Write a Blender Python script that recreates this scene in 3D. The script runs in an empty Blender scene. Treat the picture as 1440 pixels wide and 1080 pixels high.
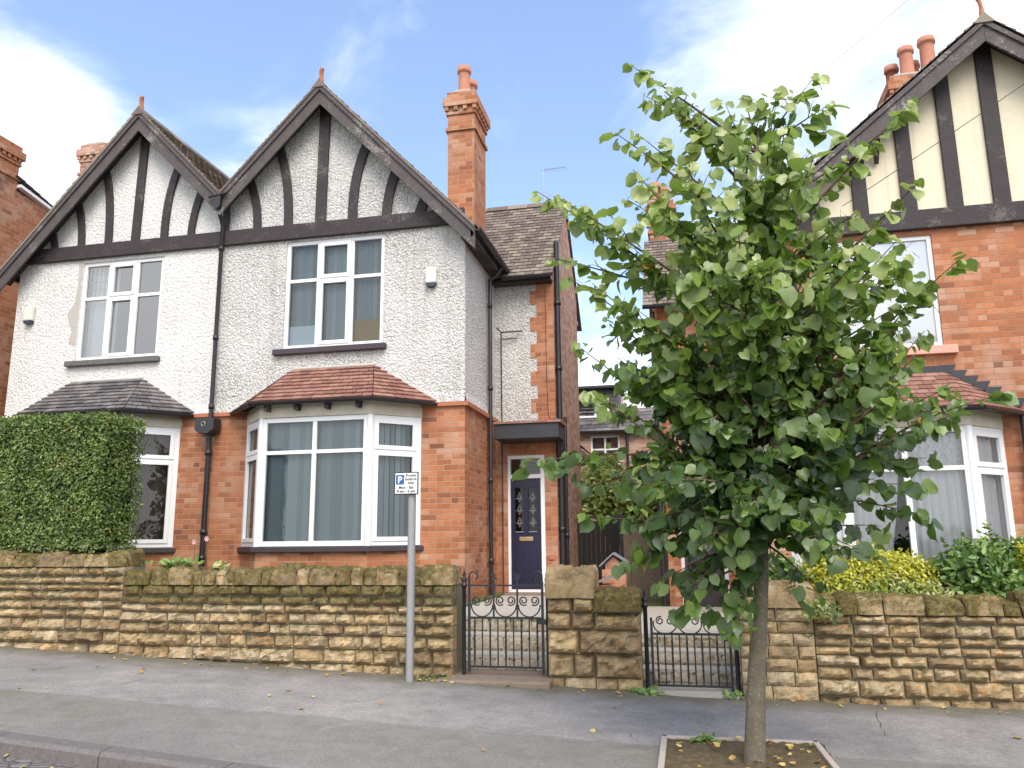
import bpy, math, random
import numpy as np
from mathutils import Vector, Matrix, noise
random.seed(7); rng = np.random.default_rng(7)
R = math.radians
scene = bpy.context.scene
C = scene.collection

# ------------------------------------------------------------------ camera
cam_d = bpy.data.cameras.new('camera'); cam = bpy.data.objects.new('camera', cam_d); C.objects.link(cam)
scene.camera = cam
yaw, pit, rol = R(12.1), R(11.1), R(-0.6)
fw = Vector((-math.sin(yaw)*math.cos(pit), math.cos(yaw)*math.cos(pit), math.sin(pit)))
rt = Vector((math.cos(yaw), math.sin(yaw), 0)); up = rt.cross(fw)
rt2 = rt*math.cos(rol) + up*math.sin(rol); up2 = up*math.cos(rol) - rt*math.sin(rol)
mw = Matrix((rt2, up2, -fw)).transposed().to_4x4(); mw.translation = (0, 0, 1.42)
cam.matrix_world = mw
cam_d.sensor_width = 36; cam_d.lens = 36*1118/1440; cam_d.clip_start = .05; cam_d.clip_end = 2000

# ------------------------------------------------------------------ light
SUN_EL, SUN_AZ = 50, 158           # azimuth clockwise from +Y: veiled sun behind and right of the camera
sd = bpy.data.lights.new('sun', 'SUN'); sun = bpy.data.objects.new('sun', sd); C.objects.link(sun)
sd.energy = 1.25; sd.angle = R(35); sd.color = (1, .93, .82)
az, el = R(SUN_AZ), R(SUN_EL)
sv = Vector((math.sin(az)*math.cos(el), math.cos(az)*math.cos(el), math.sin(el)))
sun.rotation_euler = sv.to_track_quat('Z', 'Y').to_euler()
sun.location = sv*30
scene.view_settings.view_transform = 'Standard'; scene.view_settings.look = 'None'
scene.view_settings.gamma = 1; scene.view_settings.exposure = 1.50

world = bpy.data.worlds.new('World'); scene.world = world; world.use_nodes = True
wt = world.node_tree; wt.nodes.clear()

# ------------------------------------------------------------------ node helper
class NT:
    def __init__(s, tree): s.t = tree
    def n(s, kind, **kw):
        nd = s.t.nodes.new(kind)
        for k, v in kw.items():
            if k.startswith('i_'):
                key = k[2:]
                key = int(key) if key.isdigit() else key.replace('_', ' ')
                s.put(nd.inputs[key], v)
            else: setattr(nd, k, v)
        return nd
    def put(s, sock, v):
        if isinstance(v, bpy.types.NodeSocket): s.t.links.new(v, sock)
        elif isinstance(v, bpy.types.Node): s.t.links.new(v.outputs[0], sock)
        else: sock.default_value = v
    def m(s, op, a, b=0.0, c=None, clamp=False):
        nd = s.t.nodes.new('ShaderNodeMath'); nd.operation = op; nd.use_clamp = clamp
        s.put(nd.inputs[0], a); s.put(nd.inputs[1], b)
        if c is not None: s.put(nd.inputs[2], c)
        return nd.outputs[0]
    def mix(s, f, a, b, mode='MIX'):
        nd = s.t.nodes.new('ShaderNodeMix'); nd.data_type = 'RGBA'; nd.blend_type = mode
        s.put(nd.inputs[0], f)
        for i, v in ((6, a), (7, b)):
            if isinstance(v, tuple) and len(v) == 3: v = v + (1,)
            s.put(nd.inputs[i], v)
        return nd.outputs[2]
    def ramp(s, f, stops, interp='LINEAR'):
        nd = s.t.nodes.new('ShaderNodeValToRGB'); cr = nd.color_ramp; cr.interpolation = interp
        while len(cr.elements) < len(stops): cr.elements.new(.5)
        for e, (p, c) in zip(cr.elements, stops):
            e.position = p; e.color = (c, c, c, 1) if isinstance(c, (int, float)) else tuple(c)+(1,)
        s.put(nd.inputs[0], f); return nd.outputs[0]
    def noise(s, vec, scale, detail=4, rough=.55, out=0, dist=0):
        nd = s.n('ShaderNodeTexNoise'); s.put(nd.inputs['Vector'], vec)
        nd.inputs['Scale'].default_value = scale; nd.inputs['Detail'].default_value = detail
        nd.inputs['Roughness'].default_value = rough; nd.inputs['Distortion'].default_value = dist
        return nd.outputs[out]
    def sep(s, v):
        nd = s.n('ShaderNodeSeparateXYZ'); s.put(nd.inputs[0], v); return nd.outputs
    def com(s, x, y, z=0.0):
        nd = s.n('ShaderNodeCombineXYZ')
        for i, v in enumerate((x, y, z)): s.put(nd.inputs[i], v)
        return nd.outputs[0]
    def bump(s, h, strength=.5, dist=.01, normal=None):
        nd = s.n('ShaderNodeBump'); s.put(nd.inputs['Height'], h)
        nd.inputs['Strength'].default_value = strength; nd.inputs['Distance'].default_value = dist
        if normal: s.put(nd.inputs['Normal'], normal)
        return nd.outputs[0]

# sky: physical sky with broken cloud
w = NT(wt)
sky = w.n('ShaderNodeTexSky', sky_type='NISHITA', sun_disc=False, sun_elevation=el, sun_rotation=az)
sky.air_density = 1.0; sky.dust_density = .6; sky.ozone_density = 1.6
tc = w.n('ShaderNodeTexCoord'); D = tc.outputs['Generated']
sx = w.sep(D)
# flatten directions on a cloud layer
zc = w.m('ADD', w.m('MAXIMUM', sx[2], 0), .42)
pv = w.com(w.m('DIVIDE', sx[0], zc), w.m('DIVIDE', sx[1], zc))
n1 = w.noise(pv, 3.2, 10, .58, dist=.35)
def lobe(vec, a, b):      # soft patch of cloud round one compass direction
    v = Vector(vec).normalized()
    nd = w.n('ShaderNodeVectorMath', operation='DOT_PRODUCT'); w.put(nd.inputs[0], D); nd.inputs[1].default_value = v
    mr = w.n('ShaderNodeMapRange', interpolation_type='SMOOTHSTEP'); w.put(mr.inputs[0], nd.outputs['Value'])
    mr.inputs[1].default_value = math.cos(R(b)); mr.inputs[2].default_value = math.cos(R(a)); return mr.outputs[0]
bias = w.m('MULTIPLY', lobe((.58, 1, .60), 4, 33), .33)
bias = w.m('ADD', bias, w.m('MULTIPLY', lobe((-.98, 1, .52), 1, 11), .30))
bias = w.m('ADD', bias, w.m('MULTIPLY', lobe((-.64, 1, .50), 1, 9), .14))
bias = w.m('ADD', bias, w.m('MULTIPLY', lobe((-1.02, 1, .80), 0, 7), .16))
lowz = w.n('ShaderNodeMapRange', interpolation_type='SMOOTHSTEP'); w.put(lowz.inputs[0], sx[2])
lowz.inputs[1].default_value = .40; lowz.inputs[2].default_value = .10
bias = w.m('ADD', bias, w.m('MULTIPLY', lowz.outputs[0], .38))
beh = w.n('ShaderNodeMapRange', interpolation_type='SMOOTHSTEP'); w.put(beh.inputs[0], sx[1]); beh.inputs[1].default_value = .15; beh.inputs[2].default_value = -.35  # unseen cloud added behind the camera to whiten reflections and neutralise fill light
bias = w.m('ADD', bias, w.m('MULTIPLY', beh.outputs[0], .30))
cm = w.n('ShaderNodeMapRange', interpolation_type='SMOOTHSTEP'); w.put(cm.inputs[0], w.m('ADD', n1, bias))
cm.inputs[1].default_value = .54; cm.inputs[2].default_value = .98
blue = w.mix(.85, sky.outputs[0], (.84, .76, .76), 'MULTIPLY')
blue = w.mix(1.0, blue, (.40, .60, .95), 'ADD')
cloud = w.mix(w.noise(pv, 3, 5), (5.2, 5.5, 6.1), (7.4, 7.35, 7.3))
skyc = w.mix(w.m('MULTIPLY', cm.outputs[0], .96), blue, cloud)
bg = w.n('ShaderNodeBackground'); w.put(bg.inputs[0], skyc); bg.inputs[1].default_value = .108
wo = w.n('ShaderNodeOutputWorld'); w.put(wo.inputs[0], bg.outputs[0])

# ------------------------------------------------------------------ materials
def mat(name, build, rough=.7, spec=.4):
    m = bpy.data.materials.new(name); m.use_nodes = True; t = m.node_tree; t.nodes.clear()
    g = NT(t); bs = g.n('ShaderNodeBsdfPrincipled'); bs.inputs['Roughness'].default_value = rough
    bs.inputs['Specular IOR Level'].default_value = spec
    out = g.n('ShaderNodeOutputMaterial')
    res = build(g, bs)
    g.put(out.inputs[0], res if res is not None else bs.outputs[0]); return m
def obc(g): return g.n('ShaderNodeNewGeometry').outputs['Position']
def col(bs, g, c):
    if isinstance(c, tuple) and len(c) == 3: c = c + (1,)
    g.put(bs.inputs['Base Color'], c)
def attr(g, name='rnd'): return g.n('ShaderNodeAttribute', attribute_name=name)

def brick_mat(name, ramp, mortar, bh=.082, bw=.235, chalk=.3, mw_=.009):
    def b(g, bs):
        P = obc(g); uv = g.n('ShaderNodeUVMap').outputs[0]; s = g.sep(uv)
        wob = g.m('MULTIPLY', g.m('SUBTRACT', g.noise(P, 9, 3), .5), .010)
        u = g.m('ADD', s[0], wob); v = g.m('ADD', s[1], g.m('MULTIPLY', g.m('SUBTRACT', g.noise(P, 6, 2), .5), .008))
        vr = g.m('DIVIDE', v, bh); row = g.m('FLOOR', vr)
        hdr = g.m('LESS_THAN', g.m('FLOORED_MODULO', row, 4.0), .5)
        bww = g.m('MULTIPLY', g.m('SUBTRACT', 1, g.m('MULTIPLY', hdr, .5)), bw)
        cu = g.m('ADD', g.m('DIVIDE', u, bww), g.m('MULTIPLY', row, .5)); cl = g.m('FLOOR', cu)
        fu = g.m('MULTIPLY', g.m('PINGPONG', cu, .5), bww); fv = g.m('MULTIPLY', g.m('PINGPONG', vr, .5), bh)
        d = g.m('MINIMUM', fu, fv)
        mr = g.n('ShaderNodeMapRange', interpolation_type='SMOOTHSTEP'); g.put(mr.inputs[0], d)
        mr.inputs[1].default_value = mw_*.35; mr.inputs[2].default_value = mw_*.9; face = mr.outputs[0]
        wn = g.n('ShaderNodeTexWhiteNoise'); g.put(wn.inputs['Vector'], g.com(cl, row, 1.3))
        idv = wn.outputs['Value']
        c = g.ramp(idv, ramp)
        c = g.mix(.55, c, g.ramp(g.noise(P, 45, 5, .7), [(.25, .6), (.7, 1.2)]), 'MULTIPLY')
        c = g.mix(.5, c, g.ramp(g.noise(P, .9, 5, .6), [(.3, .62), (.7, 1.2)]), 'MULTIPLY')
        big = g.ramp(g.m('ADD', g.noise(P, 1.3, 4), g.m('MULTIPLY', idv, .18)), [(.60, 0), (.78, 1)])
        c = g.mix(g.m('MULTIPLY', big, chalk), c, (.55, .42, .34))
        soot = g.ramp(g.noise(P, 2.3, 6, .7), [(.56, 0), (.8, .35)])
        c = g.mix(soot, c, (.10, .06, .045))
        mc = g.mix(g.noise(P, 3, 4), mortar, tuple(x*.6 for x in mortar))
        c = g.mix(face, mc, c); col(bs, g, c)
        h = g.m('ADD', face, g.m('MULTIPLY', g.noise(P, 70, 5, .7), .5))
        g.put(bs.inputs['Normal'], g.bump(h, .7, .007))
    return mat(name, b, .85, .25)
BR = [(0, (.24, .10, .06)), (.04, (.36, .134, .066)), (.35, (.43, .164, .078)), (.7, (.475, .188, .090)), (.96, (.50, .218, .115)), (1, (.49, .27, .17))]
M_brick = brick_mat('orange_brick', BR, (.52, .36, .25), mw_=.0068)
M_brick3 = brick_mat('orange_brick_weathered', BR, (.42, .27, .18), chalk=.4, mw_=.0065)
M_brickp = brick_mat('pinkish_brick', [(0, (.36, .18, .13)), (.4, (.52, .28, .20)), (1, (.62, .38, .28))], (.45, .36, .29), chalk=.5)

def roughcast(scale, strength, dirt_shade, tint=(.80, .775, .745)):
    def b(g, bs):
        P = obc(g)
        vo = g.n('ShaderNodeTexVoronoi', feature='SMOOTH_F1'); g.put(vo.inputs['Vector'], g.mix(.06, P, g.noise(P, 14, 3, out=1)))
        vo.inputs['Scale'].default_value = scale; vo.inputs['Randomness'].default_value = 1
        n = g.noise(P, scale*.8, 6, .65, dist=.5)
        h = g.m('ADD', g.m('MULTIPLY', n, 1.2), g.m('MULTIPLY', vo.outputs['Distance'], -.9))
        zone = g.ramp(g.noise(P, .8, 4, .6), [(.35, .35), (.65, 1)])
        pit_ = g.ramp(g.noise(P, scale*1.5, 3, .6, dist=1.4), [(.44, 1), (.53, 0)])
        c = g.mix(g.m('MULTIPLY', g.m('MULTIPLY', pit_, zone), dirt_shade), tint, (.13, .12, .11))  # dark specks: grime plus the shadow of the relief, put into the colour
        c = g.mix(g.ramp(g.noise(P, .55, 6, .7), [(.56, 0), (.8, .35)]), c, (.50, .47, .40))
        sc = g.n('ShaderNodeMapping'); g.put(sc.inputs[0], P); sc.inputs['Scale'].default_value = (7, 7, .35)
        c = g.mix(g.m('MULTIPLY', g.ramp(g.noise(sc.outputs[0], 1, 5, .6), [(.55, 0), (.8, 1)]), .45), c, (.36, .34, .30))
        col(bs, g, c); g.put(bs.inputs['Normal'], g.bump(h, strength, .035))
    return b
M_render = mat('white_roughcast', roughcast(33, 1.0, .85), .9, .2)
M_render1 = mat('white_roughcast_softer', roughcast(30, .7, .35, (.79, .77, .745)), .9, .2)
M_cream = mat('cream_plaster', roughcast(14, .12, .04, (.74, .65, .49)), .85, .2)

def timber(dark, flake, amt):
    def b(g, bs):
        P = obc(g); mp = g.n('ShaderNodeMapping'); g.put(mp.inputs[0], P); mp.inputs['Scale'].default_value = (1, 1, 1)
        n = g.noise(P, 6, 6, .7); n2 = g.noise(P, 40, 5, .7)
        c = g.mix(n, tuple(x*.6 for x in dark), tuple(x*1.7 for x in dark))
        c = g.mix(g.m('MULTIPLY', g.ramp(n2, [(.5, 0), (.72, 1)]), .5), c, tuple(x*2.6 for x in dark))
        fl = g.m('MULTIPLY', g.ramp(g.m('ADD', g.m('MULTIPLY', g.noise(P, 30, 5, .8), .5), g.m('MULTIPLY', g.noise(P, 2.2, 4, .6), .5)), [(.55, 0), (.61, 1)]), amt)
        c = g.mix(fl, c, flake); col(bs, g, c)
        g.put(bs.inputs['Normal'], g.bump(g.m('ADD', n2, n), .5, .012))
    return b
M_timber = mat('black_brown_timber', timber((.034, .026, .028), (.30, .28, .25), .30), .65, .35)
M_barge = mat('weathered_bargeboard', timber((.075, .063, .063), (.40, .38, .34), .65), .7, .3)
def simple(name, c, rough=.5, spec=.5, metal=0, var=.25, bs_=.3, sc=20):
    def b(g, bs):
        P = obc(g); n = g.noise(P, sc, 5, .65)
        cc = g.mix(n, tuple(x*(1-var) for x in c), tuple(min(1, x*(1+var)) for x in c)); col(bs, g, cc)
        n3 = g.noise(P, 1.7, 5, .6)
        rr = g.m('ADD', rough-.1, g.m('MULTIPLY', n3, .25)); g.put(bs.inputs['Roughness'], rr)
        bs.inputs['Metallic'].default_value = metal
        g.put(bs.inputs['Normal'], g.bump(n, bs_, .004))
    return mat(name, b, rough, spec)
M_upvc = simple('white_upvc', (.80, .80, .80), .35, .5, var=.04, bs_=.05, sc=4)
M_casement = simple('white_upvc_casement', (.77, .775, .78), .35, .5, var=.04, bs_=.05, sc=4)
M_blackpaint = simple('black_painted_iron', (.018, .018, .022), .38, .5, var=.4, sc=30)
M_gutter = simple('black_plastic_gutter', (.022, .02, .024), .35, .5, var=.3)
M_sill = simple('dark_painted_sill', (.055, .042, .05), .55, .4, var=.4)
M_sillg = simple('flaking_grey_sill', (.13, .125, .12), .75, .3, var=.7)
M_sillp = simple('pink_painted_sill', (.62, .34, .26), .6, .3, var=.15)
M_fascia = simple('cream_fascia_board', (.58, .53, .43), .7, .3, var=.25, sc=7)
M_terra = simple('terracotta', (.42, .16, .09), .75, .3, var=.35)
M_pot = simple('terracotta_pot', (.46, .20, .13), .75, .3, var=.3, sc=8)
M_mortar = simple('pale_mortar', (.45, .42, .38), .9, .2, var=.2)
M_door = simple('navy_painted_door', (.007, .008, .036), .35, .6, var=.2, bs_=.08)
M_brass = simple('brass', (.55, .40, .22), .35, .5, .9, var=.2)
M_lead = simple('lead_strip', (.42, .42, .40), .4, .5, .5, var=.2)
M_leadsheet = simple('dark_lead_sheet', (.04, .04, .046), .5, .5, .3, var=.4, sc=5)
M_steel = simple('galvanised_grey_post', (.33, .325, .325), .45, .5, .35, var=.10, bs_=.1, sc=9)
M_white = simple('white_sign_face', (.70, .70, .71), .5, .4, var=.03, bs_=.02)
M_black = simple('black_lettering', (.015, .015, .018), .5, .3, var=.1, bs_=.02)
M_bluesign = simple('blue_sign_panel', (.02, .10, .36), .45, .4, var=.05, bs_=.02)
M_alarm = simple('cream_alarm_plastic', (.72, .70, .60), .4, .5, var=.05, bs_=.02)
M_alarmd = simple('dark_blue_alarm_base', (.03, .04, .07), .35, .5, var=.05, bs_=.02)
M_blind = mat('grey_blue_blind_fabric', lambda g, bs: col(bs, g, g.ramp(g.sep(attr(g).outputs['Color'])[0], [(0, (.20, .26, .285)), (1, (.36, .435, .46))])), .85, .2)
M_net = simple('white_net_curtain', (.84, .82, .83), .9, .1, var=.06, sc=60)
M_dcurt = simple('dim_brown_curtain', (.16, .11, .10), .9, .1, var=.5, sc=10)
M_card = simple('brown_hardboard', (.36, .25, .11), .8, .2, var=.06)
M_wcard = simple('pale_blue_card', (.60, .68, .74), .8, .2, var=.04)
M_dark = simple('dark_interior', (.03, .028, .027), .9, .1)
M_room = simple('pale_room_wall', (.88, .88, .88), .9, .1, var=.05)
M_fence = simple('grey_brown_fence_timber', (.17, .125, .095), .85, .2, var=.5, sc=12)
M_blackgate = simple('black_stained_boards', (.02, .018, .018), .7, .3, var=.4, sc=12)
M_bark = mat('smooth_olive_grey_bark', lambda g, bs: (lambda P, n: (
    col(bs, g, g.mix(g.ramp(g.noise(P, 55, 4, .8), [(.58, 0), (.66, .8)]), g.mix(n, (.06, .05, .036), (.20, .17, .12)), (.36, .37, .28))),
    g.put(bs.inputs['Normal'], g.bump(g.m('ADD', n, g.noise(P, 60, 4)), .5, .006)), None)[2])(obc(g), g.noise(obc(g), 11, 6, .7)), .8, .25)
M_twig = simple('brown_twig', (.10, .065, .04), .75, .3, var=.3)

def glass_mat(name, tint, refl=1.0, k=.5):
    def b(g, bs):
        P = obc(g)
        tr = g.n('ShaderNodeBsdfTransparent'); tr.inputs[0].default_value = tint + (1,)
        gl = g.n('ShaderNodeBsdfGlossy'); gl.inputs[0].default_value = (refl, refl, refl, 1); gl.inputs['Roughness'].default_value = .015
        nb = g.bump(g.noise(P, 2.2, 2), .10, .03); g.put(gl.inputs['Normal'], nb)
        fr = g.n('ShaderNodeFresnel'); fr.inputs[0].default_value = 1.5
        f = g.m('ADD', g.m('MULTIPLY', fr.outputs[0], 1.1), k*.1)
        mx = g.n('ShaderNodeMixShader'); g.put(mx.inputs[0], f); g.put(mx.inputs[1], tr.outputs[0]); g.put(mx.inputs[2], gl.outputs[0])
        return mx.outputs[0]
    return mat(name, b)
M_glass = glass_mat('window_glass', (.85, .88, .88), 1.0, .1)
M_glassr = glass_mat('reflective_window_glass', (.75, .80, .80), 1.0, 1.6)

def tiles(name, c1, c2, c3, moss=.15):
    def b(g, bs):
        P = obc(g); a = attr(g).outputs['Color']; s = g.sep(a)
        c = g.ramp(s[0], [(0, c1), (.5, c2), (.95, c3), (1, c3)])
        c = g.mix(.6, c, g.ramp(g.noise(P, 18, 6, .7), [(.25, .5), (.75, 1.3)]), 'MULTIPLY')
        c = g.mix(g.m('MULTIPLY', g.ramp(g.noise(P, 5, 5, .7), [(.52, 0), (.72, 1)]), moss), c, (.16, .15, .075))
        col(bs, g, c); g.put(bs.inputs['Normal'], g.bump(g.noise(P, 35, 5, .7), .5, .006))
    return mat(name, b, .8, .3)
M_tile_red = tiles('red_clay_tiles', (.22, .105, .08), (.28, .138, .108), (.35, .19, .14), .25)
M_tile_grey = tiles('grey_slate_tiles', (.085, .08, .085), (.15, .14, .145), (.22, .19, .18), .2)
M_tile_brown = tiles('brown_mossy_tiles', (.14, .105, .09), (.21, .165, .14), (.29, .24, .19), .45)

def stone_mat(name, pale_=0):
    def b(g, bs):
        P = obc(g); s = g.sep(attr(g).outputs['Color'])
        nn = g.noise(P, 7, 6, .65)
        c = g.ramp(s[0], [(0, (.26, .19, .115)), (.3, (.38, .28, .155)), (.6, (.45, .34, .195)), (.85, (.48, .39, .26)), (1, (.52, .38, .20))])
        c = g.mix(.85, c, g.ramp(nn, [(.25, .35), (.5, .95), (.78, 1.6)]), 'MULTIPLY')
        if pale_: c = g.mix(.75, c, (.50, .46, .38))
        iron = g.ramp(g.noise(P, 12, 6, .75, dist=.8), [(.54, 0), (.66, .85)])
        c = g.mix(iron, c, (.46, .21, .06))
        soot = g.ramp(g.noise(P, 4.5, 7, .72), [(.52, 0), (.70, .7)])
        c = g.mix(g.m('MULTIPLY', soot, g.m('ADD', .05, g.m('MULTIPLY', g.m('POWER', s[1], 2), .7))), c, (.07, .058, .045))
        pale = g.ramp(g.noise(P, 9, 6, .7, dist=.4), [(.60, 0), (.76, .6)])
        c = g.mix(pale, c, (.55, .48, .36))
        # moss grows where the attribute says the stone lies high and damp, on upward faces
        ge = g.n('ShaderNodeNewGeometry'); nz = g.sep(ge.outputs['True Normal'])[2]
        mo = g.m('ADD', g.m('MULTIPLY', nz, .22), g.m('MULTIPLY', s[2], .34))
        mo = g.ramp(g.m('ADD', mo, g.noise(P, 8, 6, .72)), [(.70, 0), (.86, 1)])
        mc = g.ramp(g.noise(P, 24, 6, .75), [(.35, (.03, .028, .012)), (.5, (.09, .075, .02)), (.65, (.20, .165, .035))])
        c = g.mix(g.m('MULTIPLY', mo, .85), c, mc)
        col(bs, g, c)
        g.put(bs.inputs['Normal'], g.bump(g.m('ADD', g.noise(P, 26, 8, .72), g.m('MULTIPLY', g.noise(P, 90, 4), .4)), .9, .022))
    return mat(name, b, .92, .2)
M_stone = stone_mat('rock_faced_sandstone')
M_pale = stone_mat('pale_step_stone', 1)
M_joint = simple('grey_green_wall_mortar', (.20, .185, .125), .95, .15, var=.45, bs_=.8, sc=18)

def asphalt(g, bs):
    P = obc(g); s = g.sep(P)
    c = g.ramp(g.noise(P, .55, 5, .6), [(.3, (.20, .188, .176)), (.7, (.33, .305, .280))])
    c = g.mix(.7, c, g.ramp(g.noise(P, 110, 4, .85), [(.3, .45), (.7, 1.6)]), 'MULTIPLY')
    c = g.mix(.6, c, g.ramp(g.noise(P, 42, 3, .8), [(.33, .6), (.67, 1.35)]), 'MULTIPLY')
    c = g.mix(.6, c, g.ramp(g.noise(P, 4, 8, .75), [(.3, .6), (.7, 1.3)]), 'MULTIPLY')
    # long trench patch, slightly darker
    nedge = g.m('MULTIPLY', g.noise(P, 2.5, 4), .25)
    band = g.ramp(g.m('ADD', g.m('SUBTRACT', 6.30, s[1]), nedge), [(0, 0), (.03, 1)])
    c = g.mix(g.m('MULTIPLY', band, .38), c, (.13, .12, .105))
    # moss and grit gathered along the foot of the wall
    wl = g.ramp(g.m('ADD', s[1], g.m('MULTIPLY', g.m('SUBTRACT', g.noise(P, 3, 5, .7), .5), .9)), [(0, 0), (1, 1)])
    mr = g.n('ShaderNodeMapRange', interpolation_type='SMOOTHSTEP'); g.put(mr.inputs[0], g.m('ADD', s[1], g.m('MULTIPLY', g.m('SUBTRACT', g.noise(P, 3, 5, .7), .5), .8)))
    mr.inputs[1].default_value = 7.75; mr.inputs[2].default_value = 8.4
    gm = g.ramp(g.noise(P, 22, 6, .75), [(.3, (.07, .065, .04)), (.6, (.13, .115, .07)), (.8, (.20, .17, .11))])
    c = g.mix(g.m('MULTIPLY', mr.outputs[0], .8), c, gm)
    gr = g.ramp(g.noise(P, 1.1, 5, .7), [(.55, 0), (.7, .45)])
    c = g.mix(g.m('MULTIPLY', gr, band), c, (.11, .12, .05))
    # pale salt-like stains
    st = g.m('MULTIPLY', g.ramp(g.noise(P, 2.1, 6, .75, dist=.6), [(.62, 0), (.74, 1)]), .6)
    c = g.mix(st, c, (.38, .36, .32))
    # bits of pale grit
    vo = g.n('ShaderNodeTexVoronoi'); g.put(vo.inputs[0], P); vo.inputs['Scale'].default_value = 9
    dots = g.m('MULTIPLY', g.m('LESS_THAN', vo.outputs['Distance'], .045), g.m('GREATER_THAN', g.sep(vo.outputs['Color'])[0], .5))
    c = g.mix(g.m('MULTIPLY', dots, .8), c, (.45, .43, .38))
    # cracks
    vc = g.n('ShaderNodeTexVoronoi', feature='DISTANCE_TO_EDGE'); g.put(vc.inputs[0], g.mix(.12, P, g.noise(P, 3, 5, out=1))); vc.inputs['Scale'].default_value = .62
    ck = g.m('MULTIPLY', g.m('LESS_THAN', vc.outputs[0], .003), g.ramp(g.noise(P, .7, 3), [(.56, 0), (.60, 1)]))
    c = g.mix(g.m('MULTIPLY', ck, .8), c, (.035, .035, .02))
    col(bs, g, c)
    g.put(bs.inputs['Normal'], g.bump(g.m('SUBTRACT', g.noise(P, 200, 3, .8), ck), .5, .004))
M_asphalt = mat('worn_pavement_asphalt', asphalt, .8, .35)
def cobble(g, bs):
    P = obc(g); vo = g.n('ShaderNodeTexVoronoi', feature='DISTANCE_TO_EDGE'); g.put(vo.inputs[0], P); vo.inputs['Scale'].default_value = 9
    c = g.mix(g.ramp(vo.outputs[0], [(.02, 0), (.09, 1)]), (.08, .075, .06), g.mix(g.noise(P, 7, 6), (.11, .10, .10), (.24, .22, .21)))
    col(bs, g, c); g.put(bs.inputs['Normal'], g.bump(g.ramp(vo.outputs[0], [(0, 0), (.2, 1)]), .8, .02))
M_cobble = mat('granite_setts', cobble, .8)
M_kerb = simple('worn_granite_kerb', (.15, .135, .13), .85, .3, var=.5, bs_=.8, sc=35)
M_concrete = simple('pale_concrete', (.42, .385, .33), .9, .2, var=.35, bs_=.7, sc=16)
M_step = simple('worn_sandstone_step', (.22, .17, .13), .85, .25, var=.4, bs_=.6, sc=9)
M_soil = simple('brown_soil_with_litter', (.11, .085, .05), .95, .1, var=.75, bs_=1, sc=28)
M_grassy = simple('mossy_garden_ground', (.10, .12, .045), .95, .1, var=.7, bs_=1, sc=22)
M_edging = simple('pale_timber_edging', (.42, .36, .31), .85, .2, var=.35, sc=25)
M_weathered_slab = simple('grey_slate_slab', (.20, .20, .20), .7, .3, var=.35, sc=12)

def leafm(name, ramp, trans=.35, rough=.38, under=(.16, .21, .11), spec=.5):
    def b(g, bs):
        P = obc(g); s = g.sep(attr(g).outputs['Color'])
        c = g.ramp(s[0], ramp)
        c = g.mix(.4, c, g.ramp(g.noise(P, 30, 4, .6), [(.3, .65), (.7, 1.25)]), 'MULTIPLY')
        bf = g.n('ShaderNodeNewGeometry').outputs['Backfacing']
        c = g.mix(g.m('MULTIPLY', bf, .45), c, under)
        col(bs, g, c); g.put(bs.inputs['Normal'], g.bump(g.noise(P, 60, 3), .25, .004))
        tl = g.n('ShaderNodeBsdfTranslucent'); g.put(tl.inputs[0], g.mix(1, c, (1.2, 1.5, .5), 'MULTIPLY'))
        mx = g.n('ShaderNodeMixShader'); mx.inputs[0].default_value = trans
        g.put(mx.inputs[1], bs.outputs[0]); g.put(mx.inputs[2], tl.outputs[0]); return mx.outputs[0]
    return mat(name, b, rough, spec)
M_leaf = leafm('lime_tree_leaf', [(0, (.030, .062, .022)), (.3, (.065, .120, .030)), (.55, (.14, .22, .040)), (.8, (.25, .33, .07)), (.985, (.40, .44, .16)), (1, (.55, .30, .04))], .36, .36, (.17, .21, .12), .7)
M_privet = leafm('privet_leaf', [(0, (.05, .06, .022)), (.3, (.095, .14, .032)), (.6, (.17, .25, .055)), (.9, (.27, .34, .10)), (1, (.22, .13, .05))], .2, .4)
M_yellow = leafm('golden_privet_leaf', [(0, (.26, .26, .025)), (.5, (.50, .46, .04)), (1, (.66, .62, .12))], .25, .5, (.4, .4, .08))
M_shrub = leafm('green_shrub_leaf', [(0, (.04, .085, .02)), (.5, (.11, .21, .04)), (1, (.26, .38, .10))], .25, .4)
M_varieg = leafm('variegated_leaf', [(0, (.14, .20, .04)), (.4, (.26, .34, .08)), (.8, (.52, .52, .24)), (1, (.55, .45, .28))], .3, .5, (.3, .32, .16))
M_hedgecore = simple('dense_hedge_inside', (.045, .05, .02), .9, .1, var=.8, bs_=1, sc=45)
M_dead = leafm('fallen_leaf', [(0, (.34, .20, .07)), (.5, (.50, .36, .08)), (1, (.60, .46, .22))], .1, .6, (.4, .3, .15))

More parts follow.
